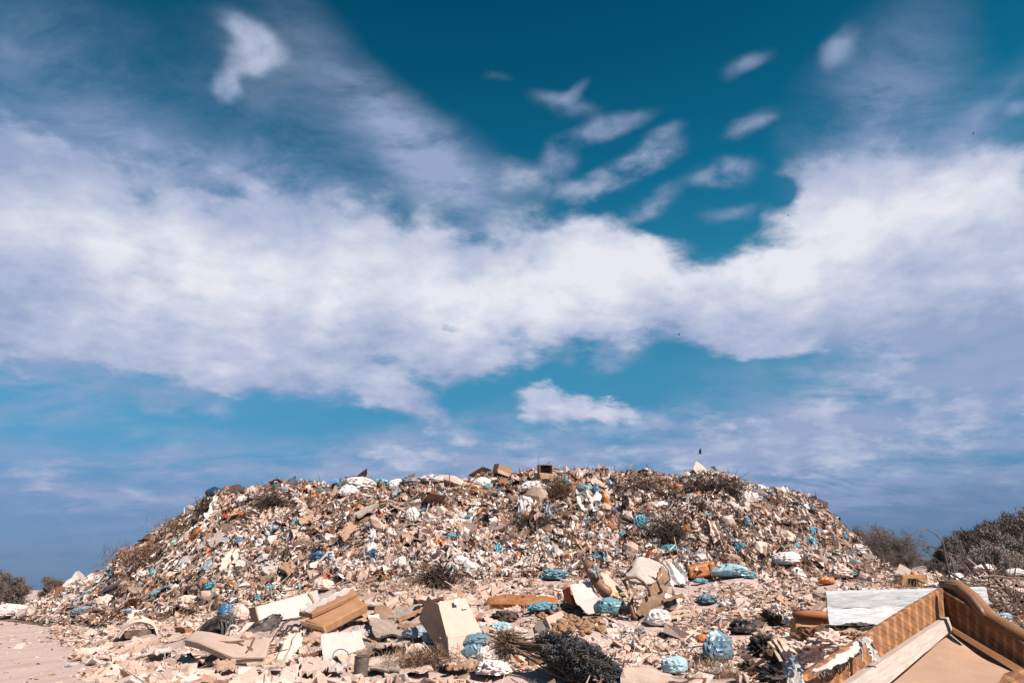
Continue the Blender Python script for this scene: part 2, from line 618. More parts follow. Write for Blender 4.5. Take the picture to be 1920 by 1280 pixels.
class MB:
    """Collects solids in world coordinates and links them as ONE mesh object."""

    def __init__(self):
        self.v, self.f, self.uv, self.mi = [], [], [], []
        self.cur = 0

    def face(self, idx, uv=None):
        self.f.append(tuple(idx))
        self.uv.append(uv or [(0.0, 0.0)] * len(idx))
        self.mi.append(self.cur)

    def grid(self, rows, thick, nu=8, nv=6, warp=0.0, seed=0, round_=0.0, curve=False, ragged=0.0):
        """A closed slab: rows are polylines of 3-D points, thick is the vector to its back side."""
        rows = [np.array([np.asarray(p, float) for p in r]) for r in rows]
        n = max(len(r) for r in rows)

        def resample(a, m):
            t = np.linspace(0, 1, len(a))
            q = np.linspace(0, 1, m)
            out = np.stack([np.interp(q, t, a[:, k]) for k in range(3)], 1)
            if curve and len(a) > 2:
                for _ in range(3):
                    o2 = out.copy()
                    out[1:-1] = (o2[:-2] + 2 * o2[1:-1] + o2[2:]) / 4
            return out
        R = np.stack([resample(r, nu + 1) for r in rows])          # rows x nu+1 x 3
        G = np.stack([resample(R[:, j], nv + 1) for j in range(nu + 1)], 1)   # nv+1 x nu+1 x 3
        rg = np.random.default_rng(seed + 11)
        th = np.asarray(thick, float)
        tn = th / (np.linalg.norm(th) + 1e-9)
        if warp:
            a, b = np.meshgrid(np.linspace(0, 2.2, nu + 1), np.linspace(0, 2.2, nv + 1))
            w = fbm(a + seed * 3.7, b + seed * 1.3, 3) * 2 * warp
            G = G + w[..., None] * tn
        if ragged:
            e = rg.normal(0, ragged, G.shape)
            mask = np.zeros(G.shape[:2])
            mask[0, :] = mask[-1, :] = 1
            mask[:, 0] = mask[:, -1] = 1
            G = G + e * mask[..., None]
        B = G + th
        if round_:
            ctr = (G.mean((0, 1)) + B.mean((0, 1))) / 2
            for A in (G, B):
                for sl_ in ((0, slice(None)), (-1, slice(None)), (slice(None), 0), (slice(None), -1)):
                    mid = (G[sl_] + B[sl_]) / 2
                    A[sl_] = A[sl_] * (1 - round_) + mid * round_
        o = len(self.v)
        W = nu + 1
        self.v.extend(map(tuple, G.reshape(-1, 3)))
        self.v.extend(map(tuple, B.reshape(-1, 3)))
        k = W * (nv + 1)
        lu = np.concatenate([[0], np.cumsum(np.linalg.norm(np.diff(G[nv // 2], axis=0), axis=1))])
        lv = np.concatenate([[0], np.cumsum(np.linalg.norm(np.diff(G[:, nu // 2], axis=0), axis=1))])
        for i in range(nv):
            for j in range(nu):
                a = o + i * W + j
                q = [a, a + 1, a + W + 1, a + W]
                u = [(lu[j], lv[i]), (lu[j + 1], lv[i]), (lu[j + 1], lv[i + 1]), (lu[j], lv[i + 1])]
                self.face(q, u)
                self.face([x + k for x in reversed(q)], list(reversed(u)))
        ring = [(0, j) for j in range(nu)] + [(i, nu) for i in range(nv)] + [(nv, j) for j in range(nu, 0, -1)] + [(i, 0) for i in range(nv, 0, -1)]
        for m in range(len(ring)):
            (i0, j0), (i1, j1) = ring[m], ring[(m + 1) % len(ring)]
            a, b = o + i0 * W + j0, o + i1 * W + j1
            self.face([b, a, a + k, b + k], [(lu[j1], lv[i1]), (lu[j0], lv[i0]), (lu[j0], lv[i0] + 0.05), (lu[j1], lv[i1] + 0.05)])
        return self

    def slab(self, a, b, c, d, thick, **k):
        """Quad a-b (top edge), d-c (bottom edge)."""
        return self.grid([[a, b], [d, c]], thick, **k)

    def tube(self, pts, radii, seg=6, cap=True):
        pts = [np.asarray(p, float) for p in pts]
        if not hasattr(radii, '__len__'):
            radii = [radii] * len(pts)
        o = len(self.v)
        prev = None
        acc = 0.0
        ls = []
        for i, p in enumerate(pts):
            t = pts[min(i + 1, len(pts) - 1)] - pts[max(i - 1, 0)]
            t = t / (np.linalg.norm(t) + 1e-9)
            ref = np.array([0, 0, 1.0]) if abs(t[2]) < 0.9 else np.array([1.0, 0, 0])
            if prev is not None:
                ref = prev
            a = np.cross(t, ref)
            a /= np.linalg.norm(a) + 1e-9
            b = np.cross(a, t)
            prev = b
            if i:
                acc += np.linalg.norm(p - pts[i - 1])
            ls.append(acc)
            for q in range(seg):
                an = 2 * math.pi * q / seg
                self.v.append(tuple(p + radii[i] * (math.cos(an) * a + math.sin(an) * b)))
        for i in range(len(pts) - 1):
            for q in range(seg):
                r = (q + 1) % seg
                self.face([o + i * seg + q, o + i * seg + r, o + (i + 1) * seg + r, o + (i + 1) * seg + q],
                          [(ls[i], q / seg * .1), (ls[i], (q + 1) / seg * .1), (ls[i + 1], (q + 1) / seg * .1), (ls[i + 1], q / seg * .1)])
        if cap:
            self.face([o + q for q in range(seg)][::-1])
            e = o + (len(pts) - 1) * seg
            self.face([e + q for q in range(seg)])
        return self

    def raw(self, verts, faces):
        o = len(self.v)
        self.v.extend(map(tuple, verts))
        for f in faces:
            self.face([o + i for i in f])
        return self

    def crumple(self, c, r, rot=0.0, amp=0.35, seed=0, freq=2.2, sub=3, floor=True, facets=0):
        v, f = ICO[sub]
        n = v / np.linalg.norm(v, axis=1)[:, None]
        s = seed * 7.13
        rid = (np.abs(fbm(n[:, 0] * freq + s, n[:, 1] * freq + n[:, 2] * freq * 1.7, 4)) * 2
               + np.abs(fbm(n[:, 2] * freq * 1.6 + s + 40, n[:, 0] * freq * 0.9 - n[:, 1] * freq, 4)) * 2)
        big = fbm(n[:, 0] * 0.9 + s + 5, n[:, 1] * 0.9 + n[:, 2] * 1.1 + s, 2)
        q = n * (1 + amp * 1.2 * big - amp * (0.55 - rid))[:, None]
        if facets:
            # film pulled flat between creases, pleats gathering upwards
            rg = np.random.default_rng(seed + 5)
            az_ = np.arctan2(n[:, 1], n[:, 0])
            pl = np.abs(np.sin(az_ * 5.5 + 4 * fbm(n[:, 2] * 1.5 + s, az_ * 0.6, 2) + s)) - 0.5
            q = q * (1 + 0.22 * pl * np.clip(n[:, 2] + 0.5, 0, 1.2))[:, None]
            for k in range(facets):
                d = rg.normal(0, 1, 3)
                d /= np.linalg.norm(d)
                e = q @ d
                q = q - np.maximum(e - rg.uniform(0.84, 1.06), 0)[:, None] * d * 0.85
        if floor:
            q[:, 2] = np.where(q[:, 2] < -0.45, -0.45 + (q[:, 2] + 0.45) * 0.3, q[:, 2])
        q = q * np.asarray(r, float)
        cr, sr = math.cos(rot), math.sin(rot)
        q = np.stack([q[:, 0] * cr - q[:, 1] * sr, q[:, 0] * sr + q[:, 1] * cr, q[:, 2]], 1)
        return self.raw(q + np.asarray(c, float), f)

    def build(self, name, m, parent=None, loc=None, smooth=False, bevel=0.0, solid=True):
        V = np.array(self.v)
        if parent is not None:
            base = np.array(parent.matrix_basis.translation)
            if parent.parent is not None:
                base = base + np.array(parent.parent.matrix_basis.translation)
            loc = base
        elif loc is None:
            loc = np.array([(V[:, 0].min() + V[:, 0].max()) / 2, (V[:, 1].min() + V[:, 1].max()) / 2, V[:, 2].min()])
        me = bpy.data.meshes.new(name)
        me.from_pydata([tuple(p) for p in V - loc], [], self.f)
        for x in (m if isinstance(m, (list, tuple)) else [m]):
            me.materials.append(x)
        uvl = me.uv_layers.new(name='UVMap')
        flat = np.array([c for u in self.uv for c in u], dtype=np.float32).reshape(-1)
        uvl.data.foreach_set('uv', flat)
        me.polygons.foreach_set('material_index', np.array(self.mi, dtype=np.int32))
        if smooth:
            me.polygons.foreach_set('use_smooth', np.ones(len(self.f), dtype=bool))
        me.update()
        o = bpy.data.objects.new(name, me)
        C.objects.link(o)
        if parent is not None:
            o.parent = parent
        else:
            o.location = tuple(loc)
        if bevel:
            md = o.modifiers.new('bevel', 'BEVEL')
            md.width = bevel
            md.segments = 2
            md.limit_method = 'ANGLE'
            md.angle_limit = math.radians(50)
        return o


def _ico(sub):
    import bmesh
    bm = bmesh.new()
    bmesh.ops.create_icosphere(bm, subdivisions=sub, radius=1.0)
    v = np.array([tuple(x.co) for x in bm.verts])
    f = np.array([[q.index for q in x.verts] for x in bm.faces])
    bm.free()
    return v, f


ICO = {k: _ico(k) for k in (1, 2, 3, 4)}


def mesh_from(name, V, F, mats, color=None, smooth=False):
    """Fast mesh from arrays; F is (n, k) with one face size, color a per-vertex (n, 3) array."""
    me = bpy.data.meshes.new(name)
    n, k = F.shape
    me.vertices.add(len(V))
    me.vertices.foreach_set('co', V.astype(np.float32).ravel())
    me.loops.add(n * k)
    me.loops.foreach_set('vertex_index', F.astype(np.int32).ravel())
    me.polygons.add(n)
    me.polygons.foreach_set('loop_start', np.arange(0, n * k, k, dtype=np.int32))
    me.polygons.foreach_set('loop_total', np.full(n, k, dtype=np.int32))
    me.polygons.foreach_set('use_smooth', np.full(n, smooth, dtype=bool))
    for m in mats:
        me.materials.append(m)
    if color is not None:
        a = me.attributes.new('tint', 'FLOAT_COLOR', 'POINT')
        a.data.foreach_set('color', np.concatenate([color, np.ones((len(color), 1))], 1).astype(np.float32).ravel())
    me.update(calc_edges=True)
    me.validate()
    return me


def link_mesh(name, me, loc=(0, 0, 0), **k):
    o = bpy.data.objects.new(name, me)
    C.objects.link(o)
    o.location = loc
    return tag(o, **k)


# ------------------------------------------------------------------ ground and heap
def axis(parts):
    return np.unique(np.concatenate([np.arange(a, b, s) for a, b, s in parts]))


def terrain(fn, xs, ys, keep=None):
    X, Y = np.meshgrid(xs, ys)
    Z = fn(X, Y)
    V = np.stack([X, Y, Z], -1).reshape(-1, 3)
    W = len(xs)
    i, j = np.meshgrid(np.arange(len(ys) - 1), np.arange(W - 1), indexing='ij')
    a = (i * W + j).ravel()
    F = np.stack([a, a + 1, a + W + 1, a + W], 1)
    if keep is not None:
        ok = keep(X, Y, Z).reshape(-1)
        F = F[ok[F].any(1)]
        used = np.unique(F)
        mp = np.full(len(V), -1)
        mp[used] = np.arange(len(used))
        V, F = V[used], mp[F]
    return V, F


def mat_ground():
    t = Tree('dusty_earth')
    co = t.coord()
    n1 = t.noise(co, 0.35, 6, 0.6)
    n2 = t.noise(co, 5.0, 6, 0.65)
    n3 = t.noise(co, 38.0, 4, 0.6)
    c = t.mix(t.rng(n1, 0.35, 0.65), (0.51, 0.385, 0.36), (0.45, 0.333, 0.31))
    c = t.mix(t.rng(n2, 0.3, 0.7, 0, 0.6), c, (0.55, 0.425, 0.40))
    c = t.mix(t.rng(n2, 0.60, 0.70, 0, 0.6), c, (0.30, 0.19, 0.14))
    c = t.mix(t.rng(n3, 0.56, 0.72, 0, 0.55), c, (0.36, 0.235, 0.175))
    mp = t.n('ShaderNodeMapping')
    mp.inputs['Rotation'].default_value = (0, 0, math.radians(-33.4))
    mp.inputs['Scale'].default_value = (1.7, 0.22, 1.0)
    t.l(co, mp.inputs[0])
    n4 = t.noise(mp.outputs[0], 1.0, 5, 0.62)
    c = t.mix(t.rng(n4, 0.50, 0.66, 0, 0.5), c, (0.38, 0.26, 0.21))
    t.finish(c)
    t.b.inputs['Roughness'].default_value = 0.95
    t.b.inputs['Specular IOR Level'].default_value = 0.1
    ad = t.n('ShaderNodeMath', operation='MULTIPLY_ADD')
    t.l(n3, ad.inputs[0])
    ad.inputs[1].default_value = 0.35
    t.l(n2, ad.inputs[2])
    t.bump(ad.outputs[0], 0.6, 0.06)
    return t.m


def mat_heap():
    t = Tree('packed_refuse')
    co = t.coord()
    v = t.n('ShaderNodeTexVoronoi')
    t.l(co, v.inputs['Vector'])
    v.inputs['Scale'].default_value = 7.0
    n1 = t.noise(co, 1.2, 6, 0.65)
    sp = t.n('ShaderNodeSeparateColor')
    t.l(v.outputs['Color'], sp.inputs[0])
    c = t.mix(t.rng(sp.outputs[0], 0.2, 0.8), (0.09, 0.05, 0.032), (0.34, 0.23, 0.17))
    c = t.mix(t.rng(n1, 0.4, 0.7), c, (0.05, 0.03, 0.022))
    t.finish(c)
    t.b.inputs['Roughness'].default_value = 0.95
    t.bump(v.outputs['Distance'], 0.8, 0.08)
    return t.m


V_, F_ = terrain(ground_h, axis([(-900, -100, 50), (-100, -40, 4), (-40, 40, 0.3), (40, 100, 4), (100, 901, 50)]),
                 axis([(-60, 0, 6), (0, 4, 1), (4, 62, 0.3), (62, 120, 3), (120, 2001, 60)]))
ground = link_mesh('ground', mesh_from('ground', V_, F_, [mat_ground()], smooth=True), kind='structure',
                   label='pale dusty earth ground and dirt road around the garbage heap', cat='ground')
V_, F_ = terrain(heap_h, axis([(-44, 40, 0.22)]), axis([(20, 76, 0.22)]),
                 keep=lambda X, Y, Z: Z > ground_h(X, Y) + 0.03)
heap = link_mesh('garbage_heap', mesh_from('garbage_heap', V_, F_, [mat_heap()], smooth=True),
                 label='long flat-topped garbage heap that fills the middle of the dump', cat='garbage heap')

# ------------------------------------------------------------------ litter too much to count
PAL = {
    'white': (0.84, 0.75, 0.72), 'cream': (0.76, 0.585, 0.51), 'beige': (0.66, 0.46, 0.37), 'tan': (0.47, 0.28, 0.19),
    'brown': (0.20, 0.105, 0.06), 'dark': (0.07, 0.042, 0.03), 'black': (0.018, 0.018, 0.022), 'cyan': (0.03, 0.36, 0.50),
    'blue': (0.05, 0.17, 0.32), 'orange': (0.62, 0.19, 0.04), 'red': (0.42, 0.06, 0.025), 'grey': (0.30, 0.29, 0.30),
    'steel': (0.30, 0.39, 0.47), 'rust': (0.36, 0.14, 0.06),
}
PN = list(PAL)
PV = np.array([PAL[k] for k in PN])
W_HEAP = np.array([.34, .24, .18, .11, .10, .07, .035, .018, .010, .045, .012, .010, .008, .045])
W_FORE = np.array([.20, .27, .33, .10, .035, .012, .006, .004, .003, .012, .004, .016, .008, .015])
W_DIRT = np.array([.03, .30, .48, .13, .05, .01, .000, .000, .000, .000, .000, .010, .000, .010])

HERO_BOXES = []        # (x0, y0, x1, y1, distance) of every larger thing, filled before scattering


def rot_mats(n, rg, up=None, tilt=0.6):
    """Random rotations whose z axis leans about the local surface normal by up to tilt."""
    z = np.tile([0, 0, 1.0], (n, 1)) if up is None else up
    z = z + rg.normal(0, tilt, (n, 3))
    z /= np.linalg.norm(z, axis=1)[:, None]
    r = rg.normal(0, 1, (n, 3))
    x = r - (r * z).sum(1)[:, None] * z
    x /= np.linalg.norm(x, axis=1)[:, None]
    y = np.cross(z, x)
    return np.stack([x, y, z], 2)


def normals(x, y):
    e = 0.15
    dx = (land(x + e, y) - land(x - e, y)) / (2 * e)
    dy = (land(x, y + e) - land(x, y - e)) / (2 * e)
    n = np.stack([-dx, -dy, np.ones_like(dx)], 1)
    return n / np.linalg.norm(n, axis=1)[:, None]


def visible_points(n, rg, zone, clear=None):
    wide = clear is None         # loose litter carries on past the edges of the view
    if clear is None:
        clear = 14 if zone in ('fore', 'berm') else 0
    return _visible_points(n, rg, zone, clear, wide)


def _visible_points(n, rg, zone, clear, wide):
    """Points on the land spread over the visible face of the heap ('heap') or the rubble before it ('fore')."""
    out = []
    tot = 0
    while tot < n:
        m = n * 3
        if zone == 'heap':
            s = rg.uniform(-0.66, 0.56, m)
            t = rg.random(m) ** 0.85
            yc = crest_y(s)
            y = yc - 8.6 + t * 9.6
        elif zone == 'road':
            y = 13.5 + 26 * rg.random(m) ** 1.6
            s = -0.70 + 0.40 * rg.random(m)
        elif zone == 'berm':
            s = rg.uniform(-0.64, -0.05, m)
            y = 12.2 + 8.5 * rg.random(m) ** 1.2
        else:
            s = rg.uniform(-0.70, 0.92 if wide else 0.70, m)
            yc = crest_y(s)
            y = 12.2 + (yc - 8.0 - 12.2) * rg.random(m) ** 1.15
        x = s * y
        d = ((x + 7.4) + (y - 14.6) * 0.66) / 1.2
        z = land(x, y)
        if zone == 'heap':
            ok = (z - ground_h(x, y) > 0.1) if wide else (z - ground_h(x, y) > 0.7) & (y < yc - 0.5)
        else:
            ok = (rg.random(m) < 1) if zone == 'road' else rg.random(m) < sstep(-0.3, 1.2, d + 0.9 * fbm(x * 0.5, y * 0.5, 3)) * (0.55 + 0.45 * (y < 30))
        px, py = project(np.stack([x, y, z], 1))
        ok &= (px > -40) & (px < (2260 if wide else 1960)) & (py < 1310)
        for (a, b, c, e, dd) in HERO_BOXES:
            w, h = (c - a), (e - b)
            ok &= ~((px > a + w * .06) & (px < c - w * .06) & (py > b + h * .2) & (py < e + h * 0.04) & (y < dd + 0.25))
            if clear:
                ok &= ~((px > a - clear * 0.5) & (px < c + clear * 0.5) & (py > b) & (py < e + clear) & (y < dd + 0.4))
        out.append(np.stack([x, y, z], 1)[ok])
        tot += int(ok.sum())
    return np.concatenate(out)[:n]


def colours(p, rg, weights, patch=True):
    n = len(p)
    w = np.tile(weights / weights.sum(), (n, 1))
    if patch:
        a = fbm(p[:, 0] * 0.35 + 3, p[:, 2] * 0.7 + p[:, 1] * 0.35, 3) * 3.2
        b = fbm(p[:, 0] * 0.8 + 50, p[:, 2] * 1.1 + p[:, 1] * 0.5, 3) * 3.0
        dk = [PN.index(k) for k in ('brown', 'dark', 'black', 'tan', 'rust')]
        lt = [PN.index(k) for k in ('white', 'cream')]
        bl = [PN.index(k) for k in ('cyan', 'blue', 'orange', 'red')]
        w[:, dk] *= np.exp(np.clip(a * 1.5, -1.6, 1.7))[:, None]
        w[:, lt] *= np.exp(np.clip(-a * 1.4, -1.8, 1.0))[:, None]
        w[:, bl] *= np.exp(np.clip(b * 1.4, -2.0, 1.6))[:, None]
        w /= w.sum(1)[:, None]
    c = (np.cumsum(w, 1) > rg.random(n)[:, None]).argmax(1)
    col = PV[c] * rg.uniform(0.82, 1.12, (n, 1))
    col = col + (np.array(DUST) - col) * (rg.random((n, 1)) ** 2.2) * 0.6
    return np.clip(col, 0.01, 0.86), c


def scatter(name, p, base_v, base_f, sizes, aspect, rg, weights, m, lift=0.25, tilt=0.6, jitter=0.25, up=True, patch=True, flow=0.0):
    n = len(p)
    V = base_v[None] * (1 + rg.normal(0, jitter, (n, len(base_v), 1))) + rg.normal(0, jitter * 0.25, (n, len(base_v), 3)) * np.abs(base_v).max()
    V = V * (sizes[:, None] * aspect)[:, None, :]
    R = rot_mats(n, rg, normals(p[:, 0], p[:, 1]) if up else None, tilt)
    V = np.einsum('nij,nvj->nvi', R, V)
    V = V + p[:, None, :] + np.array([0, 0, 1.0]) * (sizes * lift)[:, None, None]
    col, _ = colours(p, rg, weights, patch)
    k = len(base_v)
    F = (base_f[None] + (np.arange(n) * k)[:, None, None]).reshape(-1, base_f.shape[1])
    return V.reshape(-1, 3), F, np.repeat(col, k, 0)


def join_scatter(name, parts, m, label, cat):
    V, F, K, o = [], [], [], 0
    for v, f, k in parts:
        V.append(v)
        F.append(f + o)
        K.append(k)
        o += len(v)
    me = mesh_from(name, np.concatenate(V), np.concatenate(F), [m], np.concatenate(K))
    return link_mesh(name, me, label=label, cat=cat, kind='stuff')


def _grid_base(nu, nv, fold=0.35, rg=None):
    u, v = np.meshgrid(np.linspace(-.5, .5, nu), np.linspace(-.5, .5, nv))
    z = np.abs(u) * fold + 0.15 * np.sin(v * 5)
    V = np.stack([u, v, z], -1).reshape(-1, 3)
    i, j = np.meshgrid(np.arange(nv - 1), np.arange(nu - 1), indexing='ij')
    a = (i * nu + j).ravel()
    return V, np.stack([a, a + 1, a + nu + 1, a + nu], 1)


BOX_V = np.array([[x, y, z] for z in (-.5, .5) for y in (-.5, .5) for x in (-.5, .5)])
BOX_F = np.array([[0, 2, 3, 1], [4, 5, 7, 6], [0, 1, 5, 4], [2, 6, 7, 3], [0, 4, 6, 2], [1, 3, 7, 5]])


def build_litter():
    rg = np.random.default_rng(21)
    M_film = mat('loose_plastic', src='attr', rough=0.42, dust=0.35, var=0.3, scale=6, bump=0.3, bscale=30)
    M_matt = mat('loose_paper', src='attr', rough=0.85, dust=0.35, var=0.35, scale=7, bump=0.2, bscale=40)
    M_dirt = mat('loose_clods', src='attr', rough=0.95, dust=0.4, var=0.35, scale=9, bump=0.4, bscale=60)

    def sz(n, med, sig=0.45, lo=0.04, hi=0.9):
        return np.clip(np.exp(rg.normal(math.log(med), sig, n)), lo, hi)

    def asp(n, a, b, c):
        return np.stack([rg.uniform(*a, n), rg.uniform(*b, n), rg.uniform(*c, n)], 1)
    v1, f1 = ICO[1]
    v2, f2 = ICO[2]
    # crumpled plastic
    pt = []
    for zone, n, med, w in (('heap', 13500, 0.115, W_HEAP), ('fore', 5100, 0.07, W_FORE)):
        p = visible_points(n, rg, zone)
        pt.append(scatter('', p, v2, f2, sz(n, med), asp(n, (.5, 1.1), (.35, .8), (.25, .6)), rg, w, None, 0.3, 0.5, 0.10))
    join_scatter('plastic_litter', pt, M_film, 'small crumpled plastic scraps strewn over the whole heap and rubble', 'plastic litter')
    # sheets and flaps
    pt = []
    for bv, bf, k in ((*_grid_base(4, 3, 0.25), 1.0), (*_grid_base(3, 3, 0.5), 0.8), (*_grid_base(5, 2, 0.2), 0.9)):
        for zone, n, med, w in (('heap', int(15000 * k), 0.15, W_HEAP), ('fore', int(10400 * k), 0.085, W_FORE)):
            p = visible_points(n, rg, zone)
            pt.append(scatter('', p, bv, bf, sz(n, med), asp(n, (.6, 1.5), (.4, 1.0), (.6, 1.4) if zone == 'heap' else (.15, .5)), rg, w, None, 0.2 if zone == 'heap' else 0.12, 0.55 if zone == 'heap' else 0.35, 0.16))
    join_scatter('paper_litter', pt, M_matt, 'torn paper, card and film scraps carpeting the heap and its foot', 'paper litter')
    # streaming strips hanging down the face
    bv, bf = _grid_base(2, 6, 0.2)
    bv = bv * [0.075, 1.0, 0.5]
    pt = []
    for zone, n, med in (('heap', 17000, 0.40), ('fore', 1800, 0.22)):
        p = visible_points(n, rg, zone)
        if zone == 'heap':
            keep = rg.random(n) < np.clip(0.45 + 0.9 * sstep(2, 9, p[:, 0]) + 1.6 * fbm(p[:, 0] * .4, p[:, 2], 2), 0, 1)
            p = p[keep]
        m_ = len(p)
        s = sz(m_, med, 0.4, 0.1, 1.2)
        nr = normals(p[:, 0], p[:, 1])
        down = np.stack([nr[:, 0], nr[:, 1], -np.ones(m_) * 0.6], 1) + rg.normal(0, 0.5, (m_, 3))
        down -= (down * nr).sum(1)[:, None] * nr
        down /= np.linalg.norm(down, axis=1)[:, None]
        side = np.cross(down, nr)
        R = np.stack([side, down, nr], 2)
        V = (bv[None] + rg.normal(0, 0.03, (m_, len(bv), 3)) * [1, .3, 1.6]) * (s[:, None, None] * asp(m_, (.4, 1.6), (.7, 1.3), (1, 2))[:, None, :])
        V = np.einsum('nij,nvj->nvi', R, V) + p[:, None, :] + nr[:, None, :] * 0.12
        col, _ = colours(p, rg, W_HEAP if zone == 'heap' else W_FORE)
        k = len(bv)
        F = (bf[None] + (np.arange(m_) * k)[:, None, None]).reshape(-1, 4)
        pt.append((V.reshape(-1, 3), F, np.repeat(col, k, 0)))
    join_scatter('strip_litter', pt, M_film, 'torn plastic strips and shreds streaming down the heap face', 'plastic strips')
    # clods and chips of earth and plaster
    pt = []
    for zone, n, med, w in (('fore', 41000, 0.065, W_DIRT), ('berm', 15000, 0.095, W_DIRT), ('road', 500, 0.045, W_DIRT), ('heap', 9000, 0.08, W_HEAP)):
        p = visible_points(n, rg, zone)
        pt.append(scatter('', p, BOX_V, BOX_F, sz(n, med, 0.55, 0.03, 0.4), asp(n, (.8, 1.7), (.6, 1.2), (.14, .42)), rg, w, None, 0.12, 0.35, 0.22))
    join_scatter('rubble', pt, M_dirt, 'flat chips and clods of pale earth and plaster before the heap', 'rubble')
    # sticks
    sv = np.array([[x, y, z] for x in (-.5, 0.05, .5) for y, z in ((-.02, -.015), (.02, -.015), (0, .022))]) * [1, 1, 1]
    sv[3:6, 2] += 0.05
    sf = np.array([[i * 3 + a, i * 3 + (a + 1) % 3, (i + 1) * 3 + (a + 1) % 3, (i + 1) * 3 + a] for i in (0, 1) for a in range(3)])
    pt = []
    WS = np.array([0, .1, .25, .25, .25, .15, 0, 0, 0, 0, 0, .02, 0, .02])
    for zone, n, med in (('heap', 11000, 0.42), ('fore', 2600, 0.35)):
        p = visible_points(n, rg, zone)
        pt.append(scatter('', p, sv, sf, sz(n, med, 0.4, 0.15, 1.2), asp(n, (.8, 1.2), (.4, 1.0), (.4, 1.0)), rg, WS, None, 0.2, 0.45, 0.05))
    join_scatter('twig_litter', pt, M_matt, 'broken twigs and splinters mixed through the refuse', 'twigs')


# ------------------------------------------------------------------ litter one can pick out: each piece an object
NEAR = []              # (position, phrase) of larger things, for telling pieces apart


def where(p):
    px, py = project(np.asarray(p)[None])
    px, py = float(px[0]), float(py[0])
    best = None
    for q, ph in NEAR:
        d = float(np.linalg.norm(np.asarray(q) - p))
        if d < 2.2 and (best is None or d < best[0]):
            best = (d, ph)
    if best:
        return 'beside the ' + ' '.join(best[1].replace('the ', '', 1).split()[:7]) if best[1].startswith('the ') else 'beside the ' + ' '.join(best[1].split()[:7])
    x, y, z = p
    s = x / y
    t = (y - (crest_y(s) - 8.2)) / 8.2
    side = 'left shoulder' if px < 480 else 'left part' if px < 800 else 'middle' if px < 1120 else 'right part' if px < 1420 else 'right shoulder'
    if t > 0.85:
        return f'on the crest of the heap, {side}'
    if t > 0.5:
        return f'high on the heap face, {side}'
    if t > 0.18:
        return f'halfway up the heap face, {side}'
    if t > -0.1:
        return f'at the foot of the heap, {side}'
    if px < 400:
        return 'in the rubble by the dirt road'
    if px > 1250:
        return 'on the trampled litter towards the plaid sofa'
    return 'in the rubble before the heap, ' + ('left part' if px < 700 else 'middle')


def place(proto, p, rg, size, cname, kind_words, group, up, tilt, lift, aspect=(1, 1, 1)):
    o = proto.copy()
    kids = list(proto.children)
    C.objects.link(o)
    R = rot_mats(1, rg, up[None], tilt)[0]
    from mathutils import Matrix
    M4 = Matrix([[*R[0], p[0]], [*R[1], p[1]], [*R[2], p[2] + lift * size], [0, 0, 0, 1]])
    M4 = M4 @ Matrix.Diagonal((size * aspect[0], size * aspect[1], size * aspect[2], 1))
    o.matrix_world = M4
    c = PAL[cname]
    f = rg.uniform(0.75, 1.0)
    o.color = (min(c[0] * f, .85), min(c[1] * f, .85), min(c[2] * f, .85), 1)
    words = {'cyan': 'turquoise', 'dark': 'dark brown', 'steel': 'grey-blue', 'rust': 'rust-brown'}.get(cname, cname)
    tag(o, f'{words} {kind_words} {where(p)}', None, group)
    for ch in kids:
        c2 = ch.copy()
        C.objects.link(c2)
        c2.parent = o
        c2.matrix_parent_inverse = ch.matrix_parent_inverse.copy()
    return o


def proto_mesh(name, mb, m, cat, smooth=False):
    o = mb.build(name, m, loc=np.zeros(3), smooth=smooth)
    o['category'] = cat
    return o


